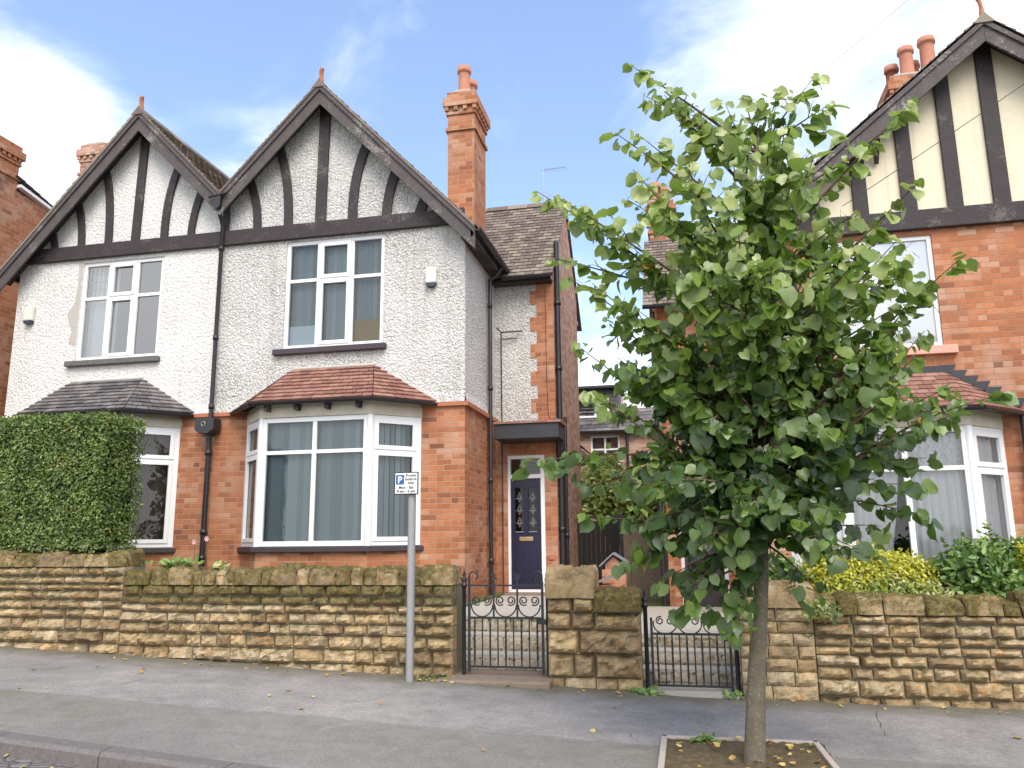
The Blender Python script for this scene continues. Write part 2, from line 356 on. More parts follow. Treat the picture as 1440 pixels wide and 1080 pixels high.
# ------------------------------------------------------------------ mesh builder
LOC = {}
class MB:
    def __init__(s): s.v = []; s.f = []; s.a = []; s.smooth = []
    def add(s, vs, fs, a=None, smooth=False):
        o = len(s.v); s.v += [tuple(p) for p in vs]
        if a is None: a = (random.random(), random.random(), 0)
        for f in fs: s.f.append(tuple(i+o for i in f)); s.a.append(a); s.smooth.append(smooth)
        return s
    def box(s, x0, x1, y0, y1, z0, z1, a=None):
        vs = [(x, y, z) for z in (z0, z1) for y in (y0, y1) for x in (x0, x1)]
        return s.add(vs, [(0, 2, 3, 1), (4, 5, 7, 6), (0, 1, 5, 4), (1, 3, 7, 5), (3, 2, 6, 7), (2, 0, 4, 6)], a)
    def fbox(s, o, u, n, u0, u1, n0, n1, z0, z1, a=None):   # box in a turned frame (u along, n outward)
        vs = [(o[0]+u[0]*p+n[0]*q, o[1]+u[1]*p+n[1]*q, z) for z in (z0, z1) for q in (n0, n1) for p in (u0, u1)]
        return s.add(vs, [(0, 2, 3, 1), (4, 5, 7, 6), (0, 1, 5, 4), (1, 3, 7, 5), (3, 2, 6, 7), (2, 0, 4, 6)], a)
    def prism(s, pts, y0, y1, a=None, axis='y'):            # polygon (x,z) pushed through y, or (y,z) through x
        n = len(pts); P = (lambda p, q: (p[0], q, p[1])) if axis == 'y' else ((lambda p, q: (q, p[0], p[1])) if axis == 'x' else (lambda p, q: (p[0], p[1], q)))
        vs = [P(p, y0) for p in pts] + [P(p, y1) for p in pts]
        fs = [tuple(range(n))[::-1], tuple(range(n, 2*n))] + [(i, (i+1) % n, n+(i+1) % n, n+i) for i in range(n)]
        return s.add(vs, fs, a)
    def tube(s, pts, r, seg=10, a=None, cap=True):
        pts = [Vector(p) for p in pts]; rs = r if isinstance(r, (list, tuple)) else [r]*len(pts)
        vs = []; prev = None
        for i, p in enumerate(pts):
            t = (pts[min(i+1, len(pts)-1)] - pts[max(i-1, 0)]).normalized()
            if prev is None:
                ax = Vector((0, 0, 1)) if abs(t.z) < .9 else Vector((1, 0, 0)); n = t.cross(ax).normalized()
            else: n = (prev - t*prev.dot(t)).normalized()
            prev = n; b = t.cross(n)
            for k in range(seg):
                an = 2*math.pi*k/seg; vs.append(p + (n*math.cos(an) + b*math.sin(an))*rs[i])
        fs = [(i*seg+k, i*seg+(k+1) % seg, (i+1)*seg+(k+1) % seg, (i+1)*seg+k) for i in range(len(pts)-1) for k in range(seg)]
        s.add(vs, fs, a, True)
        if cap: s.add(vs[:seg], [tuple(range(seg))[::-1]], a); s.add(vs[-seg:], [tuple(range(seg))], a)
        return s
    def lathe(s, c, prof, seg=18, a=None):                   # prof: (r, z)
        vs = [(c[0]+r*math.cos(2*math.pi*k/seg), c[1]+r*math.sin(2*math.pi*k/seg), c[2]+z) for r, z in prof for k in range(seg)]
        fs = [(i*seg+k, i*seg+(k+1) % seg, (i+1)*seg+(k+1) % seg, (i+1)*seg+k) for i in range(len(prof)-1) for k in range(seg)]
        return s.add(vs, fs, a, True)
    def build(s, name, m, parent=None, bevel=0, smooth=False, loc=None):
        me = bpy.data.meshes.new(name); base = Vector((0, 0, 0))
        if parent is not None: base = LOC[parent.as_pointer()]
        if loc is not None: base = Vector(loc)
        V = np.array(s.v, dtype=float)
        me.from_pydata([tuple(p) for p in V - np.array(base)], [], s.f)
        # box-projected UVs in metres
        me.uv_layers.new(name='uv'); ca = me.color_attributes.new('rnd', 'FLOAT_COLOR', 'CORNER')
        uv = np.zeros(len(me.loops)*2); cc = np.ones(len(me.loops)*4)
        for p, a, sm in zip(me.polygons, s.a, s.smooth):
            nx, ny, nz = (abs(q) for q in p.normal)
            for li in p.loop_indices:
                x, y, z = V[me.loops[li].vertex_index]
                if nz > .8: u, v = x, y
                elif nx > .8: u, v = y, z
                elif ny > .8: u, v = x, z
                else:
                    hh = math.hypot(p.normal[0], p.normal[1])+1e-9; u, v = (-x*p.normal[1] + y*p.normal[0])/hh, z
                uv[2*li] = u; uv[2*li+1] = v; cc[4*li:4*li+3] = a
            if sm or smooth: p.use_smooth = True
        me.uv_layers['uv'].data.foreach_set('uv', uv); me.color_attributes['rnd'].data.foreach_set('color', cc)
        me.materials.append(m); me.update()
        o = bpy.data.objects.new(name, me); C.objects.link(o)
        if parent is not None:
            o.parent = parent; LOC[o.as_pointer()] = base
        else:
            o.location = base; LOC[o.as_pointer()] = base
        if bevel:
            b = o.modifiers.new('bevel', 'BEVEL'); b.width = bevel; b.segments = 2; b.limit_method = 'ANGLE'
        return o
def tag(o, label=None, cat=None, group=None, kind=None):
    if label: o['label'] = label
    if cat: o['category'] = cat
    if group: o['group'] = group
    if kind: o['kind'] = kind
    return o
def thing(name, loc, label, cat, group=None):
    o = bpy.data.objects.new(name, None); C.objects.link(o); o.location = loc; LOC[o.as_pointer()] = Vector(loc)
    o.empty_display_size = .2
    return tag(o, label, cat, group)

def g(x):   # street level along the facade, falling to the right
    if x < -.2: return -.042*(x+2.6)
    if x < 1: return -.1008 - .02*(x+.2)
    return -.1248 - .008*(x-1)

# wall with rectangular openings. plane: 'y' facing -Y at y=d, 'x' facing +X at x=d
def wall_cells(mb, a0, a1, z0, z1, d, holes=(), plane='y', reveal=.12, sign=1, zstep=None):
    xs = sorted({a0, a1, *[h[0] for h in holes], *[h[1] for h in holes]}); zs = sorted({z0, z1, *[h[2] for h in holes], *[h[3] for h in holes]})
    xs = [x for x in xs if a0 <= x <= a1]; zs = [z for z in zs if z0 <= z <= z1]
    P = (lambda a, q, z: (a, d+q, z)) if plane == 'y' else (lambda a, q, z: (d-q*sign, a, z))
    for i in range(len(xs)-1):
        for j in range(len(zs)-1):
            cx, cz = (xs[i]+xs[i+1])/2, (zs[j]+zs[j+1])/2
            if any(h[0] < cx < h[1] and h[2] < cz < h[3] for h in holes): continue
            mb.add([P(xs[i], 0, zs[j]), P(xs[i+1], 0, zs[j]), P(xs[i+1], 0, zs[j+1]), P(xs[i], 0, zs[j+1])], [(0, 1, 2, 3)])
    for h in holes:
        x0, x1, q0, q1 = h
        mb.add([P(x0, 0, q0), P(x0, reveal, q0), P(x0, reveal, q1), P(x0, 0, q1)], [(0, 1, 2, 3)])
        mb.add([P(x1, 0, q0), P(x1, reveal, q0), P(x1, reveal, q1), P(x1, 0, q1)], [(3, 2, 1, 0)])
        mb.add([P(x0, 0, q1), P(x1, 0, q1), P(x1, reveal, q1), P(x0, reveal, q1)], [(3, 2, 1, 0)])
        mb.add([P(x0, 0, q0), P(x1, 0, q0), P(x1, reveal, q0), P(x0, reveal, q0)], [(0, 1, 2, 3)])

# tiled slope between eaves line a->b and top line d->c (counter-clockwise seen from outside)
def tile_slope(mb, a, b, c_, d, n, tw=.17, lift=.022, jit=.004):
    a, b, c_, d = map(Vector, (a, b, c_, d)); nrm = (b-a).cross(d-a).normalized()
    if (b-a).length < 1e-3: nrm = (c_-a).cross(d-a).normalized()
    for j in range(n):
        t0, t1 = j/n, (j+1.08)/n
        if j == n-1: t1 = 1
        l0, r0, l1, r1 = a.lerp(d, t0), b.lerp(c_, t0), a.lerp(d, t1), b.lerp(c_, t1)
        L = max((r0-l0).length, .01); k = max(1, int(round(L/tw))); off = .5*(j % 2)
        cuts = [0] + [(i+off)/k for i in range(0 if off else 1, k) if 0 < (i+off)/k < 1] + [1]
        for q in range(len(cuts)-1):
            s0, s1 = cuts[q], cuts[q+1]; gp = .004/L
            e = lift + random.uniform(-jit, jit); sl = random.uniform(-jit, jit)
            p0 = l0.lerp(r0, s0+gp); p1 = l0.lerp(r0, s1-gp); p2 = l1.lerp(r1, s1-gp); p3 = l1.lerp(r1, s0+gp)
            dn = (a-d).normalized()*random.uniform(-jit, jit)
            vs = [p0+dn, p1+dn, p0+nrm*(e+sl)+dn, p1+nrm*(e-sl)+dn, p2+nrm*.006, p3+nrm*.006]
            mb.add(vs, [(0, 1, 3, 2), (2, 3, 4, 5), (0, 2, 5), (1, 4, 3)], (random.random(), random.random(), 0))

def window(root, p0, p1, z0, z1, cols, rows, casements=(), fw_=.06, glass=None, name='window', depth=.07, blind=None, blind_rng=None, back=.16, thick_ends=(0, 0)):
    """frame in the vertical plane p0->p1 (plan); outward normal is to the right of p0->p1"""
    p0 = Vector(p0); p1 = Vector(p1); L = (p1-p0).length; u = (p1-p0)/L; n = Vector((u.y, -u.x)); o = (p0.x, p0.y)
    f = MB(); e0, e1 = fw_+thick_ends[0], fw_+thick_ends[1]
    f.fbox(o, u, n, 0, e0, -depth, 0, z0, z1); f.fbox(o, u, n, L-e1, L, -depth, 0, z0, z1)
    f.fbox(o, u, n, e0, L-e1, -depth, 0, z0, z0+fw_); f.fbox(o, u, n, e0, L-e1, -depth, 0, z1-fw_, z1)
    xs = [0] + [c*L for c in cols] + [L]; zs = [z0] + list(rows) + [z1]
    for x in xs[1:-1]: f.fbox(o, u, n, x-.033, x+.033, -depth+.002, -.002, z0+fw_, z1-fw_)
    for z in zs[1:-1]:
        for i in range(len(xs)-1):
            a = e0 if i == 0 else xs[i]+.033; b = L-e1 if i == len(xs)-2 else xs[i+1]-.033
            f.fbox(o, u, n, a, b, -depth+.004, -.004, z-.028, z+.028)
    fr = f.build(name, M_upvc, root, bevel=.004)
    gm = MB()
    for i in range(len(xs)-1):
        for j in range(len(zs)-1):
            a = (e0 if i == 0 else xs[i]+.033); b = (L-e1 if i == len(xs)-2 else xs[i+1]-.033)
            c0 = (z0+fw_ if j == 0 else zs[j]+.028); d0 = (z1-fw_ if j == len(zs)-2 else zs[j+1]-.028)
            if (i, j) in casements:
                w_ = .05; cs = MB(); h0, h1 = -.03, .014
                cs.fbox(o, u, n, a-.012, a+w_, h0, h1, c0-.012, d0+.012); cs.fbox(o, u, n, b-w_, b+.012, h0, h1, c0-.012, d0+.012)
                cs.fbox(o, u, n, a+w_, b-w_, h0, h1, c0-.012, c0+w_); cs.fbox(o, u, n, a+w_, b-w_, h0, h1, d0-w_, d0+.012)
                cs.build('casement', M_casement, fr, bevel=.004); a += w_; b -= w_; c0 += w_; d0 -= w_
            def pt(x, z): return (o[0]+u.x*x-n.x*.035, o[1]+u.y*x-n.y*.035, z)
            # dark rubber gasket round the glass
            gm.add([pt(a, c0), pt(b, c0), pt(b, d0), pt(a, d0)], [(0, 1, 2, 3)])
    gm.build('glass', glass or M_glass, fr)
    if blind == 'slats':
        b_ = MB(); x = .04; zt, zb = z1-.05, z0+.04
        while x < L-.1:
            an = R(10+random.uniform(-8, 8)); wd = .082
            cx = x+wd/2; dx, dn = math.cos(an)*wd/2, math.sin(an)*wd/2
            q = [(o[0]+u.x*(cx+s*dx)-n.x*(back+s*dn), o[1]+u.y*(cx+s*dx)-n.y*(back+s*dn)) for s in (-1, 1)]
            zz = zb+random.uniform(0, .02)
            b_.add([(q[0][0], q[0][1], zz), (q[1][0], q[1][1], zz), (q[1][0], q[1][1], zt), (q[0][0], q[0][1], zt)], [(0, 1, 2, 3)])
            x += .089
        b_.build('vertical_blind', M_blind, fr)
    return fr, (o, u, n, L)
def curtain(root, o, u, n, a, b, z0, z1, m, back=.16, amp=.025, wl=.11, name='curtain', pull=None):
    mb = MB(); k = max(8, int((b-a)/.012)); nz = 10
    for i in range(k+1):
        for j in range(nz+1):
            t = j/nz; x = a+(b-a)*i/k
            if pull: x = a + (x-a)*pull(t)
            am = amp*(1+.4*math.sin(i*.21))*math.sin(2*math.pi*(b-a)*i/k/wl+math.sin(i*.05)*2)
            mb.v.append((o[0]+u.x*x-n.x*(back+am), o[1]+u.y*x-n.y*(back+am), z0+(z1-z0)*t))
    for i in range(k):
        for j in range(nz):
            q = i*(nz+1)+j; mb.f.append((q, q+nz+1, q+nz+2, q+1)); mb.a.append((.5, .5, 0)); mb.smooth.append(True)
    return mb.build(name, m, root)

def chimney(root, x0, x1, y0, y1, z0, ztop, pots, m, scale=1):
    c = MB(); h = ztop
    c.box(x0, x1, y0, y1, z0, h-.72)
    c.box(x0-.03, x1+.03, y0-.03, y1+.03, h-.80, h-.72) if False else None
    def lv(a, b, e): c.box(x0-e, x1+e, y0-e, y1+e, a, b)
    lv(h-.72, h-.66, .035); lv(h-.66, h-.42, .002); lv(h-.42, h-.36, .03)
    # dentil course
    n = int((x1-x0+.1)/.14); lv(h-.36, h-.28, .02)
    for i in range(n+1):
        xx = x0-.05+i*(x1-x0+.1-.07)/n; c.box(xx, xx+.07, y0-.06, y0-.02, h-.355, h-.28)
    n = int((y1-y0)/.14)
    for i in range(n+1):
        yy = y0-.0+i*(y1-y0-.07)/n; c.box(x1+.02, x1+.06, yy, yy+.07, h-.355, h-.28)
    lv(h-.28, h-.12, .075); lv(h-.12, h, .02)
    ch = c.build('chimney', m, root, bevel=.006)
    f = MB(); f.prism([(x0+.02, h), (x1-.02, h), (x1-.1, h+.06), (x0+.1, h+.06)], y0+.03, y1-.03); f.build('flaunching', M_mortar, ch)
    for (px_, py_, r, hh) in pots:
        p = MB(); p.lathe((px_, py_, h+.03), [(r*1.1, 0), (r*1.1, .04), (r, .06), (r*.92, hh*.75), (r*.95, hh-.12), (r*1.15, hh-.11), (r*1.18, hh-.06), (r*1.08, hh-.05), (r*1.08, hh), (r*.8, hh), (r*.8, hh-.3)])
        p.build('chimney_pot', M_pot, ch)
    return ch

def rake(ax, az_, ex, ez, w_):   # sloping board polygon: apex -> eaves, vertical depth w_
    return [(ax, az_), (ex, ez), (ex, ez-w_), (ax, az_-w_)]
def ribbon(mb, pts, w_, y0, y1):
    L, Rr = [], []
    for i, p in enumerate(pts):
        a = Vector(pts[max(i-1, 0)]); b = Vector(pts[min(i+1, len(pts)-1)]); t = (b-a).normalized(); nn = Vector((-t.y, t.x))
        L.append(tuple(Vector(p)+nn*w_/2)); Rr.append(tuple(Vector(p)-nn*w_/2))
    mb.prism(L + Rr[::-1], y0, y1)
def bez3(p, n=8):
    a, b, c_ = (Vector(q) for q in p)
    b2 = b*2 - (a+c_)/2
    return [tuple(a*(1-t)**2 + b2*2*t*(1-t) + c_*t*t) for t in [i/n for i in range(n+1)]]
def pipe(root, pts, r, brackets=(), name='downpipe', m=None):
    mb = MB(); mb.tube(pts, r, 10)
    for (x, y, z) in brackets: mb.lathe((x, y, z), [(r, -.05), (r*1.3, -.05), (r*1.3, .03), (r, .03)], 10)
    return mb.build(name, m or M_gutter, root)
def gutter(root, a, b, r=.055, name='gutter'):
    mb = MB(); a = Vector(a); b = Vector(b); t = (b-a).normalized(); n = Vector((-t.y, t.x, 0))
    prof = [(math.cos(q)*r, math.sin(q)*r) for q in [math.pi + math.pi*i/8 for i in range(9)]] + [(r*.85, 0), (r*.0, -r*.8), (-r*.85, 0)]
    vs = [p + n*q[0] + Vector((0, 0, q[1])) for p in (a, b) for q in prof]; k = len(prof)
    mb.add(vs, [(i, (i+1) % k, k+(i+1) % k, k+i) for i in range(k)] + [tuple(range(k))[::-1], tuple(range(k, 2*k))])
    return mb.build(name, M_gutter, root)

# ================================================================== the setting
F = 11.5      # facade plane of the houses
def ky(x): return 5.2 - .085*(min(max(x, -8), 1.5)+4.8)
def strip(name, y0, y1, dz, m, x0=-60, x1=60, step=.5, ny=1, zf=None):
    mb = MB(); xs = list(np.arange(x0, x1+.01, step))
    F_ = lambda v, x: v(x) if callable(v) else v
    for a, b in zip(xs, xs[1:]):
        mb.add([(a, F_(y0, a), g(a)+dz), (b, F_(y0, b), g(b)+dz), (b, F_(y1, b), g(b)+dz), (a, F_(y1, a), g(a)+dz)], [(0, 1, 2, 3)], smooth=True)
    return tag(mb.build(name, m), kind='structure')
strip('road', -3.2, lambda x: ky(x)-.14, -.11, M_cobble)
strip('pavement', ky, 9.3, 0, M_asphalt)
strip('pavement', -7, -3.2, 0, M_asphalt)
k = MB(); x = -16.
while x < 8:
    L = random.uniform(.85, .98); a, b = g(x), g(x+L)
    vs = [(xx, yy-5.2+ky(xx), g(xx)+zz) for xx in (x+.004, x+L-.004) for yy, zz in ((5.05, -.25), (5.05, -.025), (5.075, .002), (5.2, .004), (5.2, -.25))]
    k.add(vs, [(0, 1, 6, 5), (1, 2, 7, 6), (2, 3, 8, 7), (3, 4, 9, 8), (0, 4, 3, 2, 1), (5, 6, 7, 8, 9)]); x += L
tag(k.build('kerb', M_kerb), kind='structure')
gr = MB(); gr.add([(-900, -900, -4), (900, -900, -4), (900, 900, -4), (-900, 900, -4)], [(0, 1, 2, 3)])
tag(gr.build('ground', M_grassy), kind='structure')
gd = MB()
gd.box(-40, -3.0, 8.95, 60, -2, .55)
gd.box(-3.0, -.95, 9.95, 60, -2, .50)
gd.box(-.95, .75, 9.95, 60, -2, .32)
gd.box(.75, 40, 8.95, 60, -2, .25)
tag(gd.build('garden_ground', M_grassy), kind='structure')
pt = MB()
for i, (x0, x1, zb) in enumerate(((-2.6, -1.35, 0), (-.6, .5, 0))):
    top = .50 if i == 0 else .32; n = 3
    for q in range(n):
        zz = g((x0+x1)/2) + .02 + (top - .0 - g((x0+x1)/2))*(q+1)/n * 1.0
        pt.box(x0-.25, x1+.25, 9.0+q*.32, 9.9+.05, -.5+q*.001, zz+.002*q)
    if i: pt.box(-.44, .42, 8.4, 9.0, -.5, g(0)+.02)
    pt.box(x0-(.55 if i == 0 else .1), x1+.1, 9.95, 13.4, .2, top+.03)
tag(pt.build('path', M_concrete), kind='structure')
PATHS = True

# ================================================================== stone walls
def stone(mb, x0, x1, z0, z1, yf, bulge, moss=0, nx=None, nz=None, depth=.16, top=0, seed=0, tilt=0, coarse=1.0, dirx=False):
    """one rock-faced stone: a gridded face pushed out from yf with rough relief, sides running back"""
    W, H = x1-x0, z1-z0; nx = nx or max(4, int(W/.028)); nz = nz or max(4, int(H/.026))
    r = (random.random(), random.random(), moss); off = Vector((random.random()*50, random.random()*50, seed))
    amp = bulge*random.uniform(.6, 1.15); sk = random.uniform(-.5, .5)
    vs = []; idx = {}
    for i in range(nx+1):
        for j in range(nz+1):
            s_, t_ = i/nx, j/nz; ed = min(s_, 1-s_)*W; et = min(t_, 1-t_)*H
            e = 1-math.exp(-min(ed, et*1.0)/.018); x = x0+W*s_; z = z0+H*t_
            p = Vector((x, z, 0))*9*coarse + off
            nse = noise.fractal(p, .8, 2.1, 5)*.85 + noise.ridged_multi_fractal(p*.7, .8, 2.1, 3, 1, 1.6)*.42 - .35
            hgt = e*(amp*(1+.9*nse) + sk*amp*(t_-.5)*.6)
            if top and t_ > 1-top: 
                q = (t_-(1-top))/top; hgt = hgt*(1-q*q) - q*q*.02
            dx_ = noise.noise(p*1.3)*.008*(1 if 0 < i < nx else .4); dz_ = noise.noise(p*1.7+Vector((9, 9, 9)))*.008
            zz = z+dz_
            if top and j == nz: zz += noise.noise(Vector((x*5, seed, 3)))*.03
            vs.append((x+dx_, yf-hgt, zz))
    f = []
    for i in range(nx):
        for j in range(nz):
            q = i*(nz+1)+j; f.append((q, q+nz+1, q+nz+2, q+1))
    o = len(vs)
    ring = [i*(nz+1) for i in range(nx+1)] + [nx*(nz+1)+j for j in range(1, nz+1)] + [i*(nz+1)+nz for i in range(nx-1, -1, -1)] + [j for j in range(nz-1, 0, -1)]
    vs += [(vs[q][0], yf+depth, vs[q][2]) for q in ring]; kk = len(ring)
    f += [(ring[i], o+i, o+(i+1) % kk, ring[(i+1) % kk]) for i in range(kk)]
    mb.add(vs, f, r, False)
def coping(mb, x0, x1, z0, h, yf, yb, moss, rough=1.0, lump=.5):
    """rounded rough coping stone spanning the wall's thickness"""
    nx = max(8, int((x1-x0)/.020)); nt = 26; r = (random.random(), random.random(), moss); off = Vector((random.random()*90, 3, 5))
    vs = []; ym, hw = (yf+yb)/2, (yb-yf)/2
    for i in range(nx+1):
        s_ = i/nx; es = min(s_, 1-s_)*(x1-x0); en = 1-.14*math.exp(-es/.02)
        for j in range(nt+1):
            t = math.pi*j/nt; cy, cz = -math.cos(t), math.sin(t)
            sq = lambda q: math.copysign(abs(q)**.48, q)
            x = x0+(x1-x0)*s_; p = Vector((x*6, j*.24, 0))+off
            d = 1+rough*(noise.fractal(p*1.3, 1.0, 2.1, 4)*.20 + noise.fractal(Vector((x*2.5, j*.055, off.x)), .8, 2, 3)*.12*lump)
            vs.append((x+noise.noise(p*2)*.012, ym+sq(cy)*hw*en*(.72+.28*d), z0+max(0, sq(cz))*h*en*(.5+.5*d)))
    f = [(i*(nt+1)+j, (i+1)*(nt+1)+j, (i+1)*(nt+1)+j+1, i*(nt+1)+j+1) for i in range(nx) for j in range(nt)]
    f += [tuple(range(nt+1)), tuple(nx*(nt+1)+j for j in range(nt, -1, -1))]
    mb.add(vs, f, (r[0]*.6, .75+.25*r[1], moss), False)
def wall_rows(mb, x0, x1, rows, yf, moss_rows, wmin=.17, wmax=.42, bulge=.072, gap=.013, x1cap=False):
    for ri, (za, zb) in enumerate(rows):
        x = x0; last = None
        while x < x1-.02:
            L = random.uniform(wmin, wmax)
            if x+L > x1-.12: L = x1-x
            if g(x+L) < zb+.02:
                stone(mb, x+gap/2, x+L-gap/2-random.uniform(0, .006), za+gap/2+random.uniform(-.003, .006), zb-gap/2-random.uniform(-.002, .007), yf, bulge, moss_rows(ri, x), seed=ri)
            x += L

def front_wall(name, label, x0, x1, zt, cop, coph, mossf, seed, nrow=8, yf=8.5, th=.42):
    random.seed(seed)
    root = thing(name, ((x0+x1)/2, yf+th/2, g((x0+x1)/2)), label, 'wall')
    zb = g(x1)-.02; hs = [random.uniform(.8, 1.2)*(1.35 if i < 3 else 1) for i in range(nrow)]; s_ = (zt-coph-zb)/sum(hs); rows = []; z = zb
    for h in hs: rows.append((z, z+h*s_)); z += h*s_
    lo = zb
    while lo > g(x0)-.02 and False: pass
    core = MB(); core.box(x0+.012, x1-.012, yf+.022, yf+th-.03, zb-.6, zt-coph+.02); core.build('mortar_core', M_joint, root)
    st = MB(); wall_rows(st, x0, x1, rows, yf, mossf); st.build('stonework', M_stone, root)
    cp = MB(); x = x0
    while x < x1-.01:
        L = random.uniform(*cop)
        if x+L > x1-.2: L = x1-x
        coping(cp, x+.004, x+L-.004, zt-coph, coph*random.uniform(.80, 1.10), yf-.045, yf+th-.02, .55+.7*random.random(), 2.2, 1.5); x += L
    cp.build('coping', M_stone, root)
    return root
W1 = front_wall('stone_wall', 'long mossy rock faced stone wall in front of the white gabled pair, left of the gate', -6.55, -2.49, 1.14, (.10, .34), .19, lambda ri, x: .35+.12*ri if ri > 5 else .22, 3)
W0 = front_wall('stone_wall', 'taller stone wall section under the clipped hedge at the left', -13.2, -6.55, 1.33, (.16, .4), .17, lambda ri, x: .05+.05*ri, 5, nrow=9)
W3 = front_wall('stone_wall', 'stone wall with ivy tufts below the yellow shrubs, right of the second gate', 1.16, 7.5, .86, (.14, .4), .18, lambda ri, x: .25 if ri > 4 else 0, 8)
# wall end pier on the right
random.seed(12)
P3 = thing('stone_pier', (.8, 8.7, g(.8)), 'sooty stone gate pier with one large flat cap, behind the tree trunk', 'pier')
mb = MB(); z = g(.8)-.02
for h in (.15, .13, .12, .12, .12, .11, .13):
    x = .46
    while x < 1.155:
        L = random.uniform(.2, .36)
        if x+L > 1.04: L = 1.16-x
        stone(mb, x+.005, x+L-.005, z+.004, z+h-.005, 8.48, .035, .35 if z > .3 else 0); x += L
    z += h
mb.build('stonework', M_stone, P3)
mb = MB(); mb.box(.475, 1.15, 8.5, 8.9, -.5, z); mb.build('mortar_core', M_joint, P3)
mb = MB(); coping(mb, .43, 1.19, z, .97-z+.02, 8.44, 8.93, .3, .55, .1); mb.build('coping', M_stone, P3)

# rough stone risers of the garden steps
for i, (x0, x1) in enumerate(((-2.6, -1.35), (-.6, .5))):
    top = .50 if i == 0 else .32; gg = g((x0+x1)/2)
    for q in range(3):
        za = gg+.02+(top-gg)*q/3+.002; zb = gg+.02+(top-gg)*(q+1)/3-.03; root = MB(); x = x0-.15
        while x < x1+.1:
            L = random.uniform(.2, .42); stone(root, x+.004, x+L-.004, za, zb, 9.0+q*.32, .03, .35 if q < 2 else .6); x += L
        tag(root.build('step_riser', M_pale, loc=((x0+x1)/2, 9+q*.32, za)), ('lowest', 'middle', 'topmost')[q]+' pale rough stone step behind the '+('first gate' if i == 0 else 'second gate'), 'step', None)
# middle double pier
random.seed(21)
PM = thing('stone_pier', (-1., 8.72, g(-1)), 'stepped pair of rock faced sandstone piers between the two iron gates, rocky and mossy caps', 'pier')
mb = MB(); zb = g(-1)-.03
rowsM = [(zb, zb+.13), (zb+.13, zb+.36), (zb+.36, zb+.60), (zb+.60, zb+.77), (zb+.77, zb+.93-.0)]
cuts = [(-1.30, -.98, -.76), (-1.2, -.98), (-1.14,), (-1.22, -.98), (-1.20, -.97)]
for (a, b), cs in zip(rowsM, cuts):
    e = [-1.47] + list(cs) + [-.51]
    for i in range(len(e)-1):
        if a > .63 and e[i] >= -.98: continue
        stone(mb, e[i]+.006, e[i+1]-.006, a+.006, b-.006, 8.50, .085 if a > 0 else .04, .45 if (a > .5 and e[i] > -1.1) else .05, coarse=.7)
a, b = rowsM[-1]
stone(mb, -1.465, -1.24, b+.004, b+.15, 8.5, .045, .1); stone(mb, -1.225, -1.0, b+.004, b+.15, 8.5, .05, .1) if False else None
mb.build('stonework', M_stone, PM)
mb = MB(); mb.box(-1.455, -.525, 8.53, 8.9, -.6, b-.12); mb.box(-1.455, -1.0, 8.53, 8.9, b-.12, b); mb.build('mortar_core', M_joint, PM)
mb = MB(); coping(mb, -1.48, -.965, b-.01, 1.15-b, 8.42, 8.93, .12, 2.0, 1.0); mb.build('cap_stone', M_stone, PM)
mb = MB(); coping(mb, -.985, -.50, rowsM[-1][0]+.02, .90-rowsM[-1][0], 8.42, 8.93, 1.25, 1.2, .8); mb.build('cap_stone', M_stone, PM)
# end face of the left wall (rock faced return)
random.seed(31)

# stone doorstep under gate
mb = MB(); mb.box(-2.62, -1.42, 8.26, 9.0, -.3, .015)
tag(mb.build('stone_step', M_step, bevel=.02, loc=(-2, 8.6, -.1)), 'worn reddish stone step across the pavement under the first iron gate', 'step')

